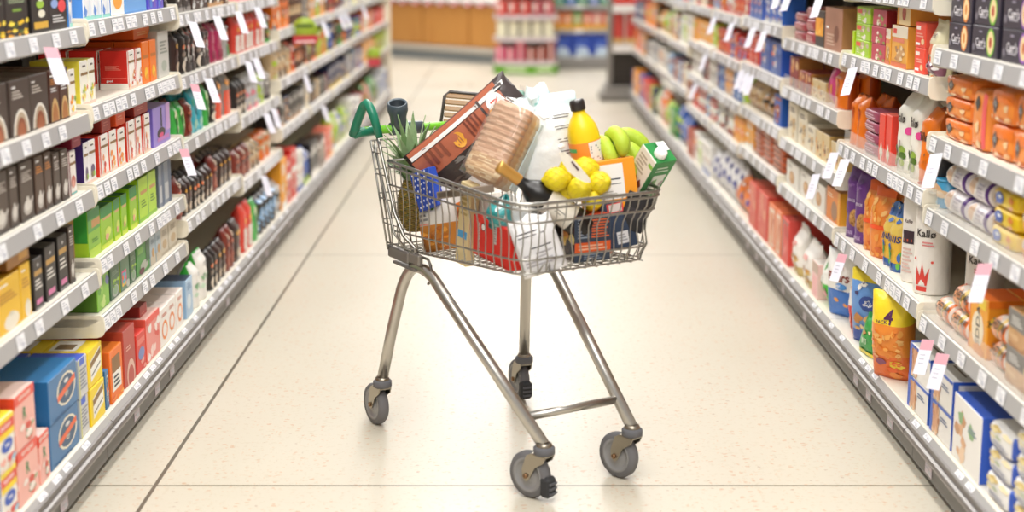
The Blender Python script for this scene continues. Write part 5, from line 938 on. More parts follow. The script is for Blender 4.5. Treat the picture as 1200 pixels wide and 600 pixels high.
for i, (c, h) in enumerate((('#d8507a', .17), ('#e06a84', .15), ('#d84c70', .22), ('#b86a5c', .15), ('#a85040', .16), ('#9a4638', .21))):
    put('gift_box', .1, .14, h, c, 'F r .35 0 .6 1 #e8c8c4', (GX - .3 + i * .118, GY - .04, .1455), '%s gift box on the gondola bottom shelf, %s' % ('pink' if i < 3 else 'red-brown', LR[i]), 'gift box', 'gift boxes on the promotion gondola')
for i in range(5):
    put('cream_carton', .115, .14, .18, '#eee8cc', 'F r 0 0 .06 1 #a8a290;F r .94 0 1 1 #a8a290;F r .5 0 .53 1 #d8d2b8', (GX - .28 + i * .135, GY - .04, .4205), 'cream carton on the gondola middle shelf, %s' % (LR[i] if i < 4 else 'rightmost'), 'carton', 'cream cartons on the promotion gondola')
for i in range(5):
    put('red_carton', .115, .14, .17, '#d8463c' if i < 3 else '#c0525c', 'F r .1 .3 .5 .8 #f0d8d0', (GX - .28 + i * .135, GY - .04, .6705), 'red carton on the gondola upper shelf, %s' % (LR[i] if i < 4 else 'rightmost'), 'carton', 'red cartons on the promotion gondola')
# grey shelving beside it
root = empty('wall_shelving', (.86, 17.2, 0), math.radians(6), label='grey shelving unit with blue packs behind the promotion gondola', cat='shelving')
mb = MB(); mb.box((-.36, -.1, 0), (.36, .4, .13), '#8f8b88', 'paint', .01); mb.build('base_plinth', root)
mb = MB(); mb.box((-.36, .3, .13), (.36, .34, 1.6), '#a09a94', 'paint'); mb.build('back_panel', root)
for z in (.145, .47, .76, 1.05):
    mb = MB(); mb.box((-.36, -.08, z - .02), (.36, .3, z), '#cfcac4', 'paint'); s = mb.build('shelf', root)
    mb = MB(); mb.box((-.36, -.09, z - .045), (.36, -.08, z + .003), '#aeaaa6', 'paint'); mb.box((-.1, -.093, z - .04), (0, -.09, z), '#eee', 'card'); mb.build('price_strip', s)
R6 = Matrix.Translation((.86, 17.2, 0)) @ Matrix.Rotation(math.radians(6), 4, 'Z')
for i in range(3):
    p = R6 @ Vector((-.24 + i * .24, .03, .1455)); put('paper_roll_pack', .23, .2, .27, '#2f4cae', 'F e .5 .15 .35 .3 #c8d8ea;F e .3 .4 .15 .12 #8fa8d8;F r 0 0 1 .08 #b8c8d0;F n .2 .6 .9 .9 3 4 #5a7ad0,#2a3c90', p, 'blue and white multipack on grey wall shelving, %s' % ['left', 'middle', 'right'][i], 'multipack', 'blue multipacks on the wall shelving', math.radians(6))
for i, c in enumerate(('#e8824c', '#e88a5c', '#86b06a', '#e0746a', '#e4a09a', '#d86a54')):
    p = R6 @ Vector((-.3 + i * .12, .03, .4705)); put('snack_box', .11, .14, .2, c, 'F r 0 0 1 .3 #f0b43c;F e .5 .6 .25 .2 #f0d8b8', p, 'small coloured box on middle wall shelf, %s' % ['leftmost orange', 'second from left, orange', 'the green one', 'coral, fourth from left', 'pale pink', 'rightmost, red-orange'][i], 'box', 'boxes on the middle wall shelf', math.radians(6))
for i, c in enumerate(('#3c8a4a', '#3a6ab0', '#5c9a5a', '#7a8ac0', '#5ca06a')):
    p = R6 @ Vector((-.28 + i * .14, .03, .7605)); put('snack_box', .12, .14, .18, c, 'F e .5 .4 .25 .2 #b8c8d8;F r .1 .7 .9 .9 #2a4a7a', p, '%s box on upper wall shelf, %s' % ('blue' if i % 2 else 'green', ['leftmost', 'second', 'middle', 'fourth', 'rightmost'][i]), 'box', 'boxes on the upper wall shelf', math.radians(6))

# wood-fronted counter
cx0, cy0, cx1, cy1 = -2.4, 19.9, .1, 17.55
ang = math.atan2(cy1 - cy0, cx1 - cx0); Lc = math.hypot(cx1 - cx0, cy1 - cy0)
root = empty('wooden_counter', (cx0, cy0, 0), ang, label='long oak-fronted counter on a grey plinth across the aisle end', cat='counter')
mb = MB(); mb.box((0, .06, 0), (Lc, .8, .11), '#9ba3a8', 'paint', .004); mb.build('plinth', root)
mb = MB(); mb.box((0, -.02, .125), (Lc, .1, .185), '#d8d0c4', 'paint', .015); mb.build('kick_rail', root)
nP = 4
for i in range(nP):
    mb = MB(); mb.box((Lc * i / nP + .012, 0, .2), (Lc * (i + 1) / nP - .012, .05, .72), '#c88a3c', 'oak', .004); mb.build('wood_panel', root)
mb = MB(); mb.box((0, .04, .19), (Lc, .8, .74), '#6c4a24', 'paint'); mb.build('carcass', root)
mb = MB(); mb.box((-.02, -.05, .74), (Lc + .02, .82, .78), '#d0ccc8', 'paint', .01); ct = mb.build('worktop', root)
MC = Matrix.Translation((cx0, cy0, 0)) @ Matrix.Rotation(ang, 4, 'Z')
for i in range(13):
    mb = MB(); mb.box((-.07, -.004, -.05), (.07, 0, 0), '#d86a78', 'card', .001); mb.box((-.05, -.006, -.04), (.02, -.004, -.01), '#f0e4e4', 'card')
    p = MC @ Vector((.2 + i * .24, -.056, .755)); o = mb.build('counter_ticket', ct); o.location = (.2 + i * .24, -.056, .755)
for i in range(13):
    mb = MB(); mb.lathe([(0, 0), (.045, 0), (.06, .02), (.062, .07), (.055, .09), (.04, .1), (0, .102)], '#eeeae6', 'plastic', 18, cols=['#eeeae6'] * 3 + ['#d8444a', '#eeeae6', '#f4f2f0'])
    p = MC @ Vector((.2 + i * .24, .06, .781)); tag(mb.build('lidded_tub', loc=p), 'white lidded tub on the wooden counter, %s from its left end' % (ORD + ['thirteenth'])[i], 'tub', 'white tubs along the wooden counter')

# ------------------------------------------------------------------ the trolley: local frame x forwards (a), y to its left (b), z up
OC = Vector((-.168, 4.186, 0)); FV = Vector((.5104, -.86, 0)); SV = Vector((.86, .5104, 0))
def ona(px, py, a):
    """point of the cross plane a of the trolley seen at a measured place of the photo"""
    u, v = (px - PCX) / FPX, -(py - PCY) / FPX
    r = Vector((u, CT + v * ST, -ST + v * CT)); t = (a + OC.dot(FV)) / r.dot(FV)
    return Vector((0, 0, H)) + r * t
def turn(*steps):
    m = Matrix.Identity(3)
    for ax_, dg in steps: m = Matrix.Rotation(math.radians(dg), 3, ax_) @ m
    return m.to_euler()
def wc(a, b, z): return OC + FV * a + SV * b + Vector((0, 0, z))
def onb(px, py, b):
    """point of the vertical trolley plane b seen at a measured place of the photo"""
    u, v = (px - PCX) / FPX, -(py - PCY) / FPX
    r = Vector((u, CT + v * ST, -ST + v * CT)); t = (b + OC.dot(SV)) / r.dot(SV)
    return Vector((0, 0, H)) + r * t
STEEL, RUB = '#a8a59f', '#66666a'
cart = empty('shopping_trolley', tuple(OC), math.atan2(FV.y, FV.x), label='wire shopping trolley with green handle, filled with groceries in the aisle', cat='shopping trolley')
def arc(p0, p1, p2, n=8):
    p0, p1, p2 = map(Vector, (p0, p1, p2)); return [p0 * (1 - t) ** 2 + p1 * 2 * t * (1 - t) + p2 * t * t for t in [i / n for i in range(n + 1)]]
for s in (-1, 1):
    mb = MB()
    pts = [Vector((0, s * .246, .150)), Vector((.035, s * .228, .31))] + arc((.066, s * .212, .43), (.10, s * .2, .52), (.165, s * .197, .513)) + arc((.185, s * .196, .511), (.225, s * .194, .508), (.275, s * .190, .468), 5) + [Vector((.7326, s * .1385, .150))]
    mb.tube(pts, .0165, '#c2beb7', 'metal', 14); mb.build('frame_tube', cart)
mb = MB(); mb.tube([(.655, -.145, .205), (.655, .145, .205)], .0115, '#c2beb7', 'metal', 12); mb.build('cross_bar', cart)
# basket
def outline(k, n_side=17, n_c=4, n_f=12):
    """k 0 rim .. 1 floor; returns matching points round near side, front, far side"""
    L = lambda a, b: a + (b - a) * k
    ar, br, bf, af, R = L(.06, .0), L(.245, .205), L(.23, .196), L(.75, .712), L(.06, .05)
    zr, zf = L(.812, .545), L(.785, .600)
    P = []
    for s in (-1, 1):
        S = []
        for i in range(n_side + 1):
            t = i / n_side; S.append((ar + (af - R - ar) * t, s * (br + (bf - br) * t)))
        for i in range(1, n_c + 1):
            an = PI / 2 * i / (n_c + .0); S.append((af - R + R * math.sin(an), s * (bf - R + R * math.cos(an))))
        if s < 0: P = S + [(af, -(bf - R) + 2 * (bf - R) * i / n_f) for i in range(1, n_f)]
        else: P += S[::-1]
    return [Vector((a, b, zr + (zf - zr) * min(1, max(0, (a - ar) / (af - ar))))) for a, b in P]
rim, flo = outline(0), outline(1)
lerp = lambda k: [p + (q - p) * k for p, q in zip(rim, flo)]
mb = MB()
mb.tube(rim, .0046, STEEL, 'metal', 8); mb.tube([p + Vector((0, 0, -.010)) for p in lerp(.02)], .0032, STEEL, 'metal', 7)
mb.tube(lerp(.27), .0030, STEEL, 'metal', 6); mb.tube(lerp(.80), .0030, STEEL, 'metal', 6); mb.tube(flo, .0026, STEEL, 'metal', 6)
mb.tube([rim[0], rim[0] + Vector((0, .245, .0)), rim[-1]], .0035, STEEL, 'metal', 6)
mb.build('rim_rails', cart)
mb = MB(); Nn = len(rim)
for i in range(Nn):
    p, q = rim[i], flo[i]; nrm = Vector((p.x - .4, p.y, 0)); side = i <= 17 or i >= Nn - 18
    c = Vector((.4, 0, 0)); inw = Vector((0, -p.y, 0)).normalized() if side else Vector((-1, 0, 0)) if 21 < i < Nn - 22 else (Vector((.6, 0, p.z)) - p).normalized()
    amp = .004 if side else .013
    pts = [p, p + (q - p) * .2, p + (q - p) * .42 + inw * amp, p + (q - p) * .58 + inw * amp * .6, p + (q - p) * .78 - inw * amp * .5, p + (q - p) * .93, q]
    mb.tube(pts, .0019, STEEL, 'metal', 6, caps=False)
mb.build('basket_wires', cart)
mb = MB()
for i in range(24):
    a = .005 + .029 * i; t = a / .712; b = .205 - .009 * t; z = .545 + .055 * t
    if a > .66: b -= .012 + (a - .66) * .6
    mb.tube([(a, -b, z), (a, b, z)], .0018, STEEL, 'metal', 5)
for i in range(11):
    b = -.18 + .036 * i; mb.tube([(0, b, .541), (.71, b, .596)], .0021, STEEL, 'metal', 5)
# folded zig-zag wires under the nose
for b0 in (-.12, .02, .12):
    mb.tube([(.705, b0 - .02, .600), (.716, b0 - .012, .622), (.716, b0 - .004, .622), (.71, b0, .602), (.716, b0 + .006, .622), (.705, b0 + .014, .600)], .0024, STEEL, 'metal', 5)
mb.build('basket_floor', cart)
# swinging rear gate
mb = MB(); G = lambda b, k: Vector((-.068 + .068 * k, b, .854 - .314 * k))
for b in (-.238, -.225, .225, .238): mb.tube([G(b, 0), G(b * .93, 1)], .003, STEEL, 'metal', 6)
for i in range(11): b = -.19 + .038 * i; mb.tube([G(b, 0), G(b * .93, 1)], .0018, STEEL, 'metal', 5)
for k in (0, .07, .26, .48, .72, .96): mb.tube([G(-.238 + .016 * k, k), G(.238 - .016 * k, k)], .0026 if k in (0, .96) else .002, STEEL, 'metal', 5)
mb.build('rear_gate', cart)
for s in (-1, 1):
    mb = MB(); post = [Vector((-.02, s * .238, .868)), Vector((-.005, s * .238, .84)), Vector((.07, s * .232, .66)), Vector((.11, s * .224, .60)), Vector((.155, s * .212, .572)), Vector((.16, s * .208, .556))]
    mb.tube(post, .0052, STEEL, 'metal', 8)
    mb.tube([Vector((-.045, s * .238, .845)), Vector((.05, s * .226, .60)), Vector((.09, s * .215, .565))], .0036, STEEL, 'metal', 6)
    for k in (.1, .3, .52, .75, .93):
        g = G(s * .238 * (1 - .07 * k), k); q = post[1] + (post[4] - post[1]) * k; mb.tube([g, Vector((q.x - .005, q.y, g.z))], .0022, STEEL, 'metal', 5)
    mb.build('handle_post', cart)
    mb = MB(); mb.box((-.005, s * .212 - .008, .518), (.125, s * .212 + .008, .552), '#8f8a84', 'dullmetal', .004); mb.box((.125, s * .21 - .008, .524), (.19, s * .21 + .008, .556), '#98938c', 'dullmetal', .004)
    mb.box((.03, s * .2 - .022, .505), (.17, s * .2 + .022, .513), '#8a857f', 'dullmetal', .002)
    mb.tube([(.185, s * .205, .55), (.215, s * .2, .548), (.225, s * .197, .53), (.222, s * .196, .485), (.205, s * .196, .475)], .0042, '#77726c', 'dullmetal', 6)
    mb.build('side_bracket', cart)
    mb = MB(); mb.tube(arc((-.125, s * .268, .866), (-.085, s * .266, .93), (-.062, s * .262, .957), 5) + arc((-.045, s * .26, .966), (-.022, s * .256, .955), (-.016, s * .25, .925), 5)[0:] + [Vector((-.002, s * .24, .87))], [.0135] * 11 + [.013, .0105], '#1c7a5e', 'plastic', 14)
    mb.tube([(-.124, s * .268, .868), (-.118, s * .245, .874), (-.118, s * .2, .876)], .0145, '#1c7a5e', 'plastic', 12)
    mb.build('grip', cart)
mb = MB(); mb.tube([(-.118, -.235, .877), (-.118, .235, .877)], .0125, '#7cc832', 'plastic', 14); mb.build('handle_bar', cart)
# cup-shaped scanner holder clamped on the bar
mb = MB(); mb.tube([(-.118, -.150, .877), (-.118, -.115, .877), (-.118, -.045, .877)], [.019, .021, .019], '#4a555d', 'plastic', 14)
M_ = Matrix.Translation((-.112, -.125, .885)) @ Matrix.Rotation(.32, 4, 'Y') @ Matrix.Rotation(.2, 4, 'X')
mb.lathe([(0, 0), (.022, 0), (.024, .015), (.0255, .035), (.031, .055), (.030, .078), (.027, .080), (.023, .076), (.021, .045), (0, .04)], mat='plastic', n=20, M=M_, cols=['#47525a'] * 6 + ['#5a656d', '#2a3238', '#222a2f'])
mb.build('scanner_holder', cart)
# castors
def castor(kp, trail, pad):
    k = Vector(kp); e = empty('castor', (k.x, k.y, 0)); e.parent = cart
    wd = math.atan2(trail[1], trail[0]); e.rotation_euler = (0, 0, wd)          # local x = trailing direction
    # root frame is rotated, so trailing direction is given in trolley axes
    mb = MB(); mb.lathe([(0, .126), (.024, .126), (.028, .129), (.028, .144), (.024, .148), (.018, .149), (0, .150)], RUB, 'rubber', 20); mb.build('collar', e)
    mb = MB(); mb.lathe([(0, .145), (.0215, .145), (.0215, .152), (.0185, .157), (0, .157)], '#a39a8c', 'metal', 18)
    for s in (-1, 1):
        y = s * .0185
        prof = [(-.02, .127), (.028, .127), (.044, .118), (.058, .078), (.055, .054), (.044, .048), (.034, .055), (.015, .09), (-.012, .108)]
        vs = [(x, y - .0015, z) for x, z in prof] + [(x, y + .0015, z) for x, z in prof]; n = len(prof)
        mb.add(vs, [tuple(range(n)), tuple(range(n, 2 * n))[::-1]] + [(i, n + i, n + (i + 1) % n, (i + 1) % n) for i in range(n)], '#a9a294', 'metal')
        mb.lathe([(0, 0), (.007, 0), (.007, .005), (0, .006)], '#8a6a4c', 'dullmetal', 10, Matrix.Translation((.045, y + s * .001, .0625)) @ Matrix.Rotation(-s * PI / 2, 4, 'X'))
    mb.box((-.02, -.02, .121), (.03, .02, .128), '#a9a294', 'metal', .002); mb.build('fork', e)
    mb = MB(); W = Matrix.Translation((.045, 0, .0625)) @ Matrix.Rotation(PI / 2, 4, 'X') @ Matrix.Diagonal((1.085, 1.085, 1.15, 1))
    mb.lathe([(.043, -.0135), (.053, -.0125), (.0575, -.006), (.0575, .006), (.053, .0125), (.043, .0135)], '#6f6e70', 'rubber', 30, W); t = mb.build('wheel', e)
    mb = MB(); mb.lathe([(0, -.012), (.014, -.013), (.018, -.009), (.034, -.008), (.036, -.012), (.044, -.0135), (.044, .0135), (.036, .012), (.034, .008), (.018, .009), (.014, .013), (0, .012)], '#8d8c8c', 'plastic', 26, W); mb.build('hub', t)
    if pad:
        mb = MB(); mb.box((-.03, -.019, .014), (.004, .019, .07), '#38383a', 'rubber', .008)
        for i in range(3): mb.box((-.033, -.014, .024 + i * .013), (-.028, .014, .030 + i * .013), '#5c5c62', 'rubber')
        mb.build('brake_pad', e)
def tloc(vx, vy): v = Vector((vx, vy, 0)); return (v.dot(FV), v.dot(SV))
castor((0, -.246, 0), tloc(-.5, .83), False); castor((0, .246, 0), tloc(-.35, .93), True)
castor((.7326, -.1385, 0), tloc(-.72, .60), True); castor((.7326, .1385, 0), tloc(-.70, .70), False)

# ------------------------------------------------------------------ what lies in the trolley (world axes: x across the aisle, y away, z up)
def item(mb, name, p, rot, label, cat, grp=None):
    o = mb.build(name, loc=tuple(p), rot=tuple(math.radians(r) for r in rot)); return tag(o, label, cat, grp)
def bx(name, w, d, h, c, dec, p, rot, label, cat, cols=None, mat='card'):
    """box placed by its centre"""
    m = shape_box(w, d, h, dict(c=c, dec=dec, cols=cols or {}, mat=mat), 1); m.v = [(x, y, z - h / 2) for x, y, z in m.v]
    return item(m, name, p, rot, label, cat)
def centred(m, h): m.v = [(x, y, z - h / 2) for x, y, z in m.v]; return m

# orange-brown bread-mix bag lying across the top
m = shape_bag(.175, .08, .37, dict(c='#33292a', amp=1.5, bands=[(.05, '#2a2223'), (.9, '#6a3a30'), (1.1, '#4a4040')],
    dec='F r .0 .03 .08 .9 #b5684c;F r .08 .03 .15 .97 #f2efea;F r .15 .02 .17 .92 #2a2223;F r .17 .02 .56 .90 #b8684c;F r .56 .05 1 .9 #3a302e;F n .6 .1 .98 .85 14 5 #5c5450,#7a7672,#4a3c38,#2a2424;F e .36 .43 .15 .05 #e9a63a;F r .28 .40 .44 .407 #b5684c;F r .28 .42 .44 .427 #b5684c;F r .28 .44 .44 .447 #b5684c;F l .16 .52 .50 .66 4 #7c4030;F l .16 .12 .5 .32 4 #8c4c38;F e .3 .82 .2 .07 #f2ede8;F t .3 .82 .07 #d8442c N;F e .42 .76 .1 .03 #f0a03c;F r .05 .70 .5 .72 #3a2a26;F r .75 .55 .85 .58 #d83a2c'), 3, top='pillow')
p0, p1 = onb(499, 206, -.15), onb(608, 116, .07)
item(centred(m, .37), 'bread_bag', (p0 + p1) / 2, (0, 49, 0), 'long rust-orange and dark brown food bag lying diagonally across the trolley', 'food bag')

# loaf in clear bag
def loaf():
    e = empty('bread_loaf', tuple(onb(592, 172, -.07)), 0, label='sliced brown loaf in a clear plastic bag on top of the trolley', cat='bread'); e.rotation_euler = tuple(r for r in turn(('Z', -38), ('X', -14), ('Y', 27)))
    sec = [(-.060, -.028), (-.064, -.040), (-.058, -.052), (-.040, -.060), (-.018, -.064), (.005, -.065), (.026, -.063), (.046, -.058), (.060, -.048), (.063, -.036), (.058, -.026), (.058, .0), (.058, .030), (.052, .046), (.036, .052), (0, .053), (-.036, .052), (-.052, .046), (-.058, .030), (-.058, 0)]
    mb = MB(); n = len(sec); R = 60; vs = []; cc = []; fs = []
    for i in range(R + 1):
        v = i / R; e_ = .80 + .20 * min(1, math.sin(PI * min(max(v, .012), .988)) * 4) ** .7; cut = i % 5 == 0 and 20 < i < 58; groove = .972 if cut else 1
        for x, y in sec:
            nn = .0022 * noise.noise(Vector((x * 70, y * 70, v * 22)))
            vs.append((x * e_ * groove + nn, y * e_ * groove + nn, (v - .5) * .215))
    rr = random.Random(2)
    for i in range(R):
        for k in range(n):
            fs.append((i * n + k, i * n + (k + 1) % n, (i + 1) * n + (k + 1) % n, (i + 1) * n + k)); q = rr.randint(0, 3)
            if k <= 7: c = ['#c89c7c', '#cfa686', '#bf9272', '#d4ae90'][q] if i > 16 else ['#d8b78e', '#c8a074', '#e2c9a2', '#b88e66'][q]
            elif k in (8, 9): c = ['#c28a58', '#ba8250'][q % 2]
            elif k == 10: c = '#d8aa78'
            else: c = ['#e8cfaa', '#ecd6b4', '#e4c8a0'][q % 3]
            if (i % 5 == 0 or i % 5 == 4) and 20 < i < 58 and k <= 8: c = ['#b08866', '#a88060'][q % 2]
            cc.append(lin(c))
    fs.append(tuple(range(n))[::-1]); fs.append(tuple(R * n + k for k in range(n))); cc += [lin('#d0a474')] * 2
    mb.add(vs, fs, cc, 'organic', True); mb.build('bread', e)
    mb = MB(); prof = [(-.52, .9), (-.5, 1.06), (-.3, 1.05), (0, 1.04), (.3, 1.05), (.48, 1.04), (.53, .85), (.57, .5), (.61, .22), (.65, .16), (.70, .3), (.76, .42)]
    vs = []; fs = []
    for i, (v, s) in enumerate(prof):
        for k in range(30):
            an = 2 * PI * k / 30; q = .069 * (1 + .035 * noise.noise(Vector((math.cos(an) * 3, math.sin(an) * 3, v * 9))) + (.12 * math.sin(an * 7) if i > 6 else 0))
            vs.append((q * s * math.copysign(abs(math.cos(an)) ** .6, math.cos(an)), q * .92 * s * math.copysign(abs(math.sin(an)) ** .6, math.sin(an)) - .006, v * .22))
    for i in range(len(prof) - 1):
        for k in range(30): fs.append((i * 30 + k, i * 30 + (k + 1) % 30, (i + 1) * 30 + (k + 1) % 30, (i + 1) * 30 + k))
    mb.add(vs, fs, '#fff', 'bagfilm', True); mb.build('plastic_bag', e)
    mb = MB(); mb.box((.062, .012, -.10), (.066, .048, .095), '#cfe0e2', 'film', .002); mb.build('bag_label', e)
    return e
loaf()

# big white packet behind the loaf
m = shape_bag(.185, .07, .27, dict(c='#e9ebec', amp=2.4, bands=[(.9, '#eceeee'), (1.1, '#c8dcdf')],
    dec='F r .6 .80 .86 .808 #4a4446;F r .58 .775 .84 .783 #4a4446;F r .6 .69 .9 .698 #4a4446;F r .62 .665 .9 .673 #4a4446;F r .62 .56 .9 .568 #4a4446;F r .64 .535 .88 .543 #6a5a50;F r .64 .44 .9 .448 #4a4446;F r .62 .415 .88 .423 #4a4446;F r .66 .32 .9 .328 #8a5a50;F n .0 .55 .5 .95 6 4 #f8f8f8,#dde6ea,#e8eef0;F e .66 .5 .05 .02 #fff;F n .6 .1 .9 .3 4 2 #f4f4f4,#d8dce0'), 8)
item(centred(m, .27), 'white_packet', onb(646, 172, .05), (-6, -9, 0), 'big white crinkled food packet with black print behind the loaf', 'food packet')
m = shape_bag(.07, .04, .09, dict(c='#bfe0e2', amp=4.5, bands=[(.35, '#a8dcd8'), (1.1, '#d4e8ea')], dec='F n .1 .1 .9 .9 7 6 #f4fafa,#9ad4d0,#e8f2f4'), 5)
item(centred(m, .09), 'bag_tail', onb(627, 121, .03), (0, 12, 0), 'crumpled pale turquoise bag end sticking up behind the loaf', 'bag')

# orange juice bottle
j = empty('juice_bottle', tuple(ona(695, 214, .56)), 0, label='orange juice bottle with black cap standing among the groceries', cat='juice bottle'); j.rotation_euler = (math.radians(4), math.radians(-12), 0)
mb = MB(); mb.lathe([(0, -.03), (.038, -.03), (.043, -.02), (.043, .115), (.0425, .125), (.042, .14), (.037, .16), (.028, .178), (.019, .19), (.0165, .198), (.0165, .212), (0, .212)], '#f7d21c', 'plastic', 26); mb.build('body', j)
mb = MB(); mb.lathe([(0, .202), (.0195, .202), (.0205, .206), (.0205, .224), (.018, .229), (0, .23)], '#2c2624', 'plastic', 22); mb.build('cap', j)
mb = MB(); mb.lathe([(.0435, .018), (.0442, .02), (.0442, .118), (.0435, .12)], mat='card', n=30, cols=['#f09038'] * 3)
def cylmap(f, u, v, o): an = -PI / 2 + (u - .5) * PI; return ((.0443 + o) * math.cos(an), (.0443 + o) * math.sin(an), .02 + .098 * v)
decals(mb, 'F r .55 0 1 1 #ece9e6;F l .58 .68 .95 .92 3 #6a7a90;F l .58 .1 .95 .6 8 #a8a4a2;F r .08 .78 .3 .88 #5cb06a;F b .3 .12 .44 .48', cylmap, {'F': (.12, .1)}, 'card', True); mb.build('label', j)

# bananas: one bunch
e = empty('banana_bunch', tuple(ona(722, 165, .57)), 0, label='bunch of green-yellow bananas behind the orange box', cat='bananas')
base = e.location.copy()
for pts, rr_ in (([(704, 160, .57), (710, 170, .59), (716, 184, .61), (718, 200, .61)], .021), ([(710, 158, .57), (722, 157, .60), (729, 167, .63), (730, 184, .63)], .0225), ([(718, 160, .53), (735, 158, .55), (750, 166, .57), (762, 182, .59)], .021), ([(722, 172, .57), (738, 175, .60), (748, 186, .62), (752, 204, .63)], .022), ([(722, 182, .57), (734, 188, .61), (738, 200, .63), (736, 214, .64)], .020)):
    q = [ona(*t) - base for t in pts]; P_ = []
    for i in range(13):
        t = i / 12 * 3; k = min(int(t), 2); u = t - k; g = lambda n_: q[min(max(n_, 0), 3)]
        P_.append(.5 * ((2 * g(k)) + (g(k + 1) - g(k - 1)) * u + (2 * g(k - 1) - 5 * g(k) + 4 * g(k + 1) - g(k + 2)) * u * u + (3 * g(k) - g(k - 1) - 3 * g(k + 1) + g(k + 2)) * u ** 3))
    mb = MB(); mb.tube(P_, [rr_ * f for f in (.35, .5, .8, .95, 1, 1, 1, 1, 1, .93, .8, .5, .2)], '#b4cc3c', 'organic', 7); mb.s = [True] * len(mb.s)
    mb.build('banana', e)

# milk carton leaning over the front corner
def carton():
    e = empty('milk_carton', tuple(ona(757, 206, .635)), 0, label='green and cream milk carton with white cap, leaning over the front corner', cat='milk carton')
    e.rotation_euler = turn(('Z', 42), ('X', 34), ('Y', 23))
    m = shape_box(.072, .072, .19, dict(c='#dfe6d8', cols={'F': '#3d8f4d', 'R': '#3d8f4d', 'T': '#2f8a44', 'L': '#ece5da', 'B': '#3d8f4d'},
        dec='L n .2 .15 .8 .55 9 4 #7a3c22,#5c2c1a,#ece5da,#8a4a2c;L l .15 .62 .7 .92 5 #b8ac9c;L r .72 .84 .97 .9 #8cc050;F r .25 .35 .85 .72 #e4ebe0;F n .35 .38 .8 .7 5 3 #7ab070,#d8e0d0,#b0a8a8;F l .2 .78 .8 .9 2 #c8e0c8;F r 0 0 1 .1 #cfe0d0;T r .55 .5 .95 .95 #eef0ee;T r .45 .1 .5 .9 #256e38'), 1)
    m.v = [(x, y, z - .095) for x, y, z in m.v]; m.build('carton_body', e)
    mb = MB(); mb.lathe([(0, 0), (.017, 0), (.0175, .004), (.0165, .016), (.0145, .018), (0, .0185)], '#f2f0ee', 'plastic', 20, Matrix.Translation((-.010, -.012, .0955))); mb.build('cap', e)
carton()

# net of lemons
e = empty('lemon_net', tuple(ona(678, 212, .665)), 0, label='net of yellow lemons with a clear tag at the front of the trolley', cat='lemons'); base = e.location.copy()
def lemon(p, r, rot):
    mb = MB(); M_ = Matrix.Translation(p) @ Matrix.Rotation(rot[0], 4, 'X') @ Matrix.Rotation(rot[1], 4, 'Y')
    pr = [(0, -1.25), (.12, -1.2), (.22, -1.08), (.55, -.86), (.85, -.5), (1, 0), (.85, .5), (.55, .86), (.22, 1.06), (.14, 1.14), (0, 1.17)]
    mb.lathe([(a * r, b * r) for a, b in pr], '#ecd826', 'organic', 20, M_)
    o = mb.build('lemon', e); mb = MB()
    for k in range(10):
        for s in (-1, 1):
            mb.tube([M_ @ Vector((1.02 * r * math.cos(q) * math.cos(2 * PI * k / 10 + s * q * .8), 1.015 * r * math.cos(q) * math.sin(2 * PI * k / 10 + s * q * .8), 1.08 * r * math.sin(q))) for q in [-1.2 + .4 * t for t in range(7)]], .0005, '#d6be2c', 'plastic', 3, caps=False)
    mb.build('net_mesh', o)
for x, y, b, r, rt in ((652, 210, .655, .032, (.3, 1.5)), (668, 200, .60, .032, (1.0, .4)), (679, 222, .69, .032, (1.4, .3)), (702, 214, .66, .031, (1.2, .8)), (686, 198, .62, .033, (.6, 1.4)), (664, 224, .64, .03, (.9, .9)), (694, 236, .66, .026, (.4, .2))):
    lemon(ona(x, y, b) - base, r, rt)
mb = MB(); pts = [(655, 179), (662, 178), (671, 186), (682, 198), (691, 209), (692, 214), (686, 214), (676, 209), (666, 201), (659, 190)]
vs = [ona(x, y, .745) - base for x, y in pts]; vs2 = [v + Vector((.0, .0012, 0)) for v in vs]; n = len(vs)
mb.add(vs + vs2, [tuple(range(n)), tuple(range(n, 2 * n))[::-1]] + [(i, n + i, n + (i + 1) % n, (i + 1) % n) for i in range(n)], '#eee8d8', 'film')
q = [ona(x, y, .747) - base for x, y in ((669, 190), (671, 189), (679, 199), (677, 200))]; mb.add(q, [(0, 1, 2, 3)], '#5a4048', 'card'); mb.build('tag', e)

# boxes
bx('cereal_box', .145, .05, .15, '#ee9a26', 'F r .0 .3 .76 .92 #eceae8;F r .1 .64 .7 .665 #2c3444;F r .1 .56 .7 .575 #2c3444;F r 0 0 1 .3 #eb9a22;F l .1 .38 .6 .5 3 #b8b4b0', ona(713, 220, .62), (-6, -6, 14), 'orange box with white printed panel standing behind the lemons', 'food box', cols={'T': '#f0882a'})
bx('grain_box', .108, .08, .122, '#3b4657', 'F r 0 .2 1 .42 #e0602c;F l .1 .24 .9 .38 2 #f4b898;F l .08 .5 .4 .95 7 #98a4b4;F n .45 .52 .95 .92 1 1 #3b4657;F l .46 .5 .95 .92 7 #e8703c;F l .25 .04 .75 .17 3 #8a96a8;L n .1 .1 .9 .6 5 4 #e8c040,#d89a5a,#4a3a30,#f0d888;L l .1 .7 .8 .9 3 #b8a090', wc(.652, .035, .668), (0, 0, 28), 'dark grey and orange food box at the front of the basket', 'food box', cols={'L': '#2c2422', 'T': '#c8502c', 'B': '#2c2422'})
bx('snack_box', .08, .05, .13, '#2d2522', 'F n .2 .05 .9 .5 6 8 #e8c040,#d8a46a,#4a3a30,#f0d888;F l .1 .6 .8 .9 4 #8c7c74', wc(.56, -.02, .675), (0, -4, 8), 'dark brown snack box with yellow picture behind the clear packet', 'food box', cols={'T': '#8c3a24'})
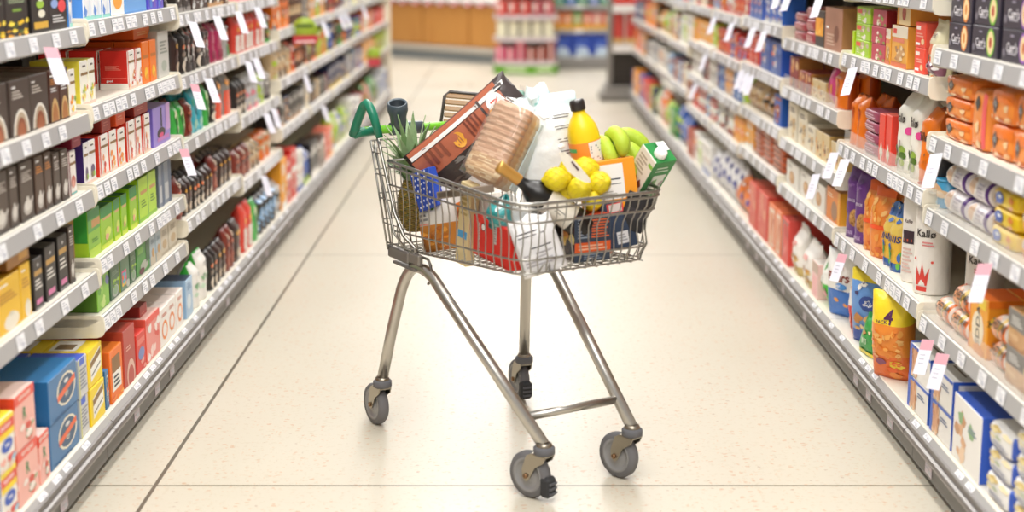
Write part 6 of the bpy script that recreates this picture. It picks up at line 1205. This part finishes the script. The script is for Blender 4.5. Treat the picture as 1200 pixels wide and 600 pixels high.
bx('navy_box', .10, .04, .125, '#38465c', 'F r .2 .78 .72 .98 #e04a44;F r .26 .8 .66 .96 #d8ccc8;F r .38 .1 .74 .36 #e4e4e6;F l .42 .14 .7 .32 3 #a8a8b0', wc(.645, .135, .685), (-8, -6, 30), 'navy box with red and white labels at the front corner of the basket', 'food box', cols={'R': '#2a3448', 'T': '#2f3a50'})
bx('red_card', .04, .03, .12, '#e0343a', 'F r .1 .1 .9 .2 #f0e0e0', wc(.58, .165, .69), (0, -5, 30), 'slim red box beside the navy box', 'food box')
bx('pink_tray', .10, .07, .02, '#e0a894', 'T n .1 .1 .9 .9 5 3 #f0d0c0,#d88a78', wc(.56, .12, .608), (0, 5, 30), 'flat pinkish tray on the floor of the basket', 'food tray')
bx('red_box', .19, .045, .108, '#e4332a', 'F T .17 .5 .09 #f6e4e0 FLATBREADS;F e .28 .78 .055 .1 #2a2222;F e .28 .78 .045 .08 #f4ece8;F r .56 .5 .65 .92 #d8d0cc;F l .57 .55 .64 .9 6 #8a8280;F r .1 .02 .9 .05 #c82a22', wc(.535, -.158, .652), (0, 4.5, -59), 'bright red flatbread box standing along the side of the basket', 'food box', cols={'T': '#d8403a'})
bx('beige_box', .05, .03, .23, '#e6d2a0', 'F r .1 .33 .9 .42 #5aa8dc;F l .2 .6 .8 .9 5 #c0a870', onb(548, 262, -.165), (0, 8, -52), 'tall narrow cream-beige packet leaning at the side of the basket', 'food box')
bx('polka_box', .085, .03, .11, '#2c4cb0', ''.join('F e %.2f %.2f .035 .03 #e8ecf6;' % (.14 + .18 * i + (.09 if j_ % 2 else 0), .1 + .14 * j_) for i in range(5) for j_ in range(7) if .14 + .18 * i + (.09 if j_ % 2 else 0) < .93), onb(501, 222, -.18), (0, -22, -45), 'blue box with white dots beside the pineapple', 'food box')
bx('white_carton', .10, .05, .24, '#efece9', 'F p #2a2a2c .75 .12 .97 .16 .92 .3 .78 .26;F l .1 .1 .5 .3 3 #ccc', onb(541, 216, -.06), (0, 52, -10), 'white carton lying under the rust-orange food bag', 'food carton')
bx('brown_board', .17, .07, .02, '#8a7a6c', 'F r .05 .2 .5 .8 #5c5048', onb(545, 225, -.19), (0, -12, -52), 'flat grey-brown pack lying under the loaf', 'food tray')
# slatted brown tray behind
mb = MB()
mb.tube([(-.08, 0, -.06), (-.075, 0, .045), (-.06, 0, .06), (.09, 0, .06), (.1, 0, .05), (.1, 0, -.06)], .005, '#4c4642', 'plastic', 8)
for i in range(6): mb.box((-.072, -.004, -.06 + i * .02), (.096, .004, -.045 + i * .02), '#b08c66', 'plastic', .003)
item(mb, 'slatted_tray', onb(548, 132, .12), (-15, 5, 0), 'brown slatted tray with dark rim behind the long food bag', 'tray')
# nut bags
nut = dict(c='#e2dcd6', amp=2.2, bands=[(.42, '#cf8434'), (1.1, '#e4dfda')], dec='F n .1 .02 .9 .38 26 5 #e08a2c,#b8642a,#f0a84a,#c87428;F r .52 .68 .62 .8 #7aa82c;F l .1 .5 .45 .72 3 #8a8684;F l .15 .44 .5 .48 1 #e88a7a')
m = shape_bag(.17, .06, .17, nut, 4); item(centred(m, .17), 'nut_bag', onb(514, 258, -.155), (0, -14, -52), 'grey-white bag of orange snacks by the rear of the basket', 'snack bag')
m = shape_bag(.12, .06, .15, dict(nut, bands=[(.5, '#e4dfda'), (1.1, '#cf7434')], dec='F n .1 .5 .9 .95 20 7 #d8642c,#b8542a,#f0904a,#8a4a24;F r .1 .2 .3 .4 #8ac03c;F n .3 .1 .9 .4 4 3 #f4f0ec,#d8c8c0'), 6); item(centred(m, .15), 'nut_bag', onb(538, 262, -.11), (0, 68, -52), 'second bag of orange snacks with green mark, further forward', 'snack bag')
# teal tub, clear tub, white printed packet
m = shape_bag(.07, .05, .07, dict(c='#3fa0a0', amp=6, dec='F n .1 .1 .9 .9 12 3 #8cd0cc,#1f6c70,#e8f4f4,#3a9c9c'), 12); item(centred(m, .07), 'foil_parcel', onb(586, 252, -.165), (0, 0, -40), 'crumpled teal foil parcel on the red box', 'foil parcel')
bx('white_wrap', .09, .05, .10, '#e8e4e2', 'F n .1 .1 .9 .9 5 3 #f4f2f0,#d8d0cc', onb(566, 250, -.12), (0, 8, -50), 'white wrapped block behind the red box', 'food packet')
mb = MB(); mb.box((-.075, -.045, -.035), (.075, .045, .03), '#fff', 'clear', .012); mb.box((-.08, -.05, .03), (.08, .05, .036), '#fff', 'clear', .002); mb.box((-.068, -.04, -.03), (.068, .04, .005), '#c9cccb', 'matte', .01)
item(mb, 'clear_tub', onb(606, 251, -.10), (0, 10, -45), 'clear plastic tub under the wine bottle', 'tub')
m = shape_bag(.12, .04, .15, dict(c='#e9e7e8', amp=2, dec='F r .05 .1 .95 .9 #efedee;F r .1 .74 .9 .76 #3a3a44;F r .1 .68 .75 .695 #3a3a44;F r .3 .46 .8 .48 #3a3a44;F l .1 .15 .85 .4 4 #c0bcc0'), 9)
item(centred(m, .15), 'printed_packet', wc(.668, -.122, .664), (-8, -18, 8), 'white printed packet in clear film at the front corner of the basket', 'food packet')
mb = MB(); M_ = Matrix.Identity(4); mb.lathe([(.02, -.05), (.055, -.045), (.06, -.02), (.062, .0), (.05, .04), (.03, .05)], '#fff', 'bagfilm', 16); mb.v = [(x * 1.1, y * .6 + .004 * math.sin(x * 300), z * .7) for x, y, z in mb.v]
item(mb, 'film_wrap', wc(.64, -.05, .635), (0, 0, 0), 'crumpled clear film under the white printed packet', 'plastic film')
bx('black_pack', .07, .05, .10, '#2c2a2c', 'F r .1 .3 .9 .6 #3c3a3e', onb(742, 247, .19), (0, 20, 10), 'small black pack under the milk carton', 'food packet')

# pineapple
e = empty('pineapple', tuple(onb(486, 236, -.145)), 0, label='pineapple with green leaf crown at the rear of the trolley', cat='pineapple'); e.rotation_euler = (0, math.radians(-3), 0)
mb = MB(); rows_, n = 16, 14; vs = []; fs = []; cc = []
for i in range(rows_ * 2 + 1):
    v = i / (rows_ * 2); R = .052 * math.sin(PI * (.12 + .80 * v)) ** .5
    for k in range(n * 2):
        an = PI * (k + (i // 2 % 2)) / n; b_ = 1 + (.05 if (k + 0) % 2 == 0 and i % 2 == 1 else -.02); vs.append((R * b_ * math.cos(an), R * b_ * math.sin(an), -.085 + .15 * v))
for i in range(rows_ * 2):
    for k in range(n * 2):
        fs.append((i * 2 * n + k, i * 2 * n + (k + 1) % (2 * n), (i + 1) * 2 * n + (k + 1) % (2 * n), (i + 1) * 2 * n + k)); cc.append(lin(['#8c7434', '#6c5a2c', '#a88a3c', '#5a5a2a'][(k + i * 3) % 4]))
fs.append(tuple(range(2 * n))[::-1]); cc.append(cc[0]); fs.append(tuple(rows_ * 2 * 2 * n + k for k in range(2 * n))); cc.append(cc[0])
mb.add(vs, fs, cc, 'organic', False); mb.build('fruit', e)
mb = MB(); r = random.Random(5)
for i in range(46):
    an = i * 2.4; t = i / 46; L = .085 + .08 * t; lean = 1.0 - .85 * t + r.uniform(-.1, .1); w_ = .0165
    b0 = Vector((.012 * math.cos(an), .012 * math.sin(an), .055 + .045 * t)); dv = Vector((math.cos(an), math.sin(an), 0)); sd_ = Vector((-math.sin(an), math.cos(an), 0)); vs = []
    for q in range(6):
        u = q / 5; ll = lean * (.6 + .6 * u); pos = b0 + (dv * math.sin(ll) + Vector((0, 0, math.cos(ll)))) * L * u; ww = w_ * (1 - u ** 1.8) + .0006
        vs += [pos - sd_ * ww, pos + dv * -.002, pos + sd_ * ww, pos + dv * .0015]
    fs = []
    for q in range(5):
        for k in range(4): fs.append((q * 4 + k, q * 4 + (k + 1) % 4, (q + 1) * 4 + (k + 1) % 4, (q + 1) * 4 + k))
    mb.add(vs, fs, ['#9ab488', '#7d9c68', '#b0c298', '#8aa874'][i % 4], 'organic')
mb.build('leaf_crown', e)

# wine bottle lying with its neck to the rear
p0, p1 = onb(584, 194, -.185), onb(673, 258, .0); ax = (p1 - p0).normalized()
e = empty('wine_bottle', tuple(p0), 0, label='dark wine bottle with gold foil neck lying in the trolley', cat='wine bottle'); e.rotation_mode = 'QUATERNION'
qv = ax.to_track_quat('Z', 'Y'); e.rotation_quaternion = qv
mb = MB(); mb.lathe([(0, .02), (.0145, .02), (.0145, .075), (.017, .088), (.027, .103), (.036, .118), (.0375, .135), (.0375, .28), (.034, .288), (0, .286)], '#15110f', 'plastic', 28); mb.build('glass', e)
mb = MB(); mb.lathe([(0, 0), (.0155, .0), (.0165, .004), (.0165, .014), (.0152, .016), (.0155, .066), (.0148, .068)], '#d9a85c', 'dullmetal', 22); mb.build('foil', e)
mb = MB(); cam_dir = (Vector((0, 0, H)) - p0).normalized(); lv = e.rotation_quaternion.inverted() @ cam_dir; a0 = math.atan2(lv.y, lv.x)
vs = []; n = 18
for i in range(n + 1):
    an = a0 - 1.15 + 2.3 * i / n
    for z_ in (.150, .235): vs.append((.0382 * math.cos(an), .0382 * math.sin(an), z_))
mb.add(vs, [(i * 2, i * 2 + 2, i * 2 + 3, i * 2 + 1) for i in range(n)], '#ece6da', 'card', True)
for t, (z0, z1) in ((-.2, (.17, .172)), (.05, (.175, .21)), (.25, (.18, .2))):
    an = a0 + t; mb.add([(.0385 * math.cos(an + s_), .0385 * math.sin(an + s_), z_) for s_, z_ in ((-.03, z0), (.03, z0), (.06, z1), (0, z1))], [(0, 1, 2, 3)], '#8a8680', 'card')
mb.build('label', e)

# ------------------------------------------------------------------ light: rows of ceiling luminaires over the aisles, soft daylight-white surroundings
def lamp(name, loc, sx, sy, power, col=(1, .97, .93)):
    l = bpy.data.lights.new(name, 'AREA'); l.shape = 'RECTANGLE'; l.size = sx; l.size_y = sy; l.energy = power; l.color = col
    o = bpy.data.objects.new(name, l); C.objects.link(o); o.location = loc; return o
lamp('ceiling_strip_lamp', (-.45, 9, 3.4), .3, 22, 250)
lamp('ceiling_strip_lamp', (.45, 9, 3.4), .3, 22, 250)
lamp('ceiling_strip_lamp', (0, 1.0, 3.2), 3.5, 2.5, 62)
lamp('ceiling_strip_lamp', (0, 19, 3.5), 5, 6, 150)
w = bpy.data.worlds.new('store_light'); bpy.context.scene.world = w; w.use_nodes = True
bg = w.node_tree.nodes['Background']; bg.inputs['Color'].default_value = (1, .98, .95, 1); bg.inputs['Strength'].default_value = .42
# ------------------------------------------------------------------ camera
cd = bpy.data.cameras.new('camera'); cam = bpy.data.objects.new('camera', cd); C.objects.link(cam)
cd.sensor_width = 36; cd.lens = 36 * FPX / 1200
cam.location = (0, 0, H); cam.rotation_euler = (PI / 2 - TILT, 0, 0)
cd.shift_x = (600 - PCX) / 1200; cd.shift_y = -(300 - PCY) / 1200
cd.clip_end = 100
cd.dof.use_dof = True; cd.dof.focus_distance = 4.15; cd.dof.aperture_fstop = 1.5; cd.dof.aperture_blades = 9
sc = bpy.context.scene; sc.camera = cam
sc.view_settings.view_transform = 'Standard'; sc.view_settings.look = 'None'; sc.view_settings.gamma = 1; sc.view_settings.use_curve_mapping = False
sc.view_settings.exposure = 0.10
sc.cycles.max_bounces = 8; sc.cycles.transparent_max_bounces = 24; sc.cycles.use_denoising = True
sc.cycles.caustics_reflective = False; sc.cycles.caustics_refractive = False
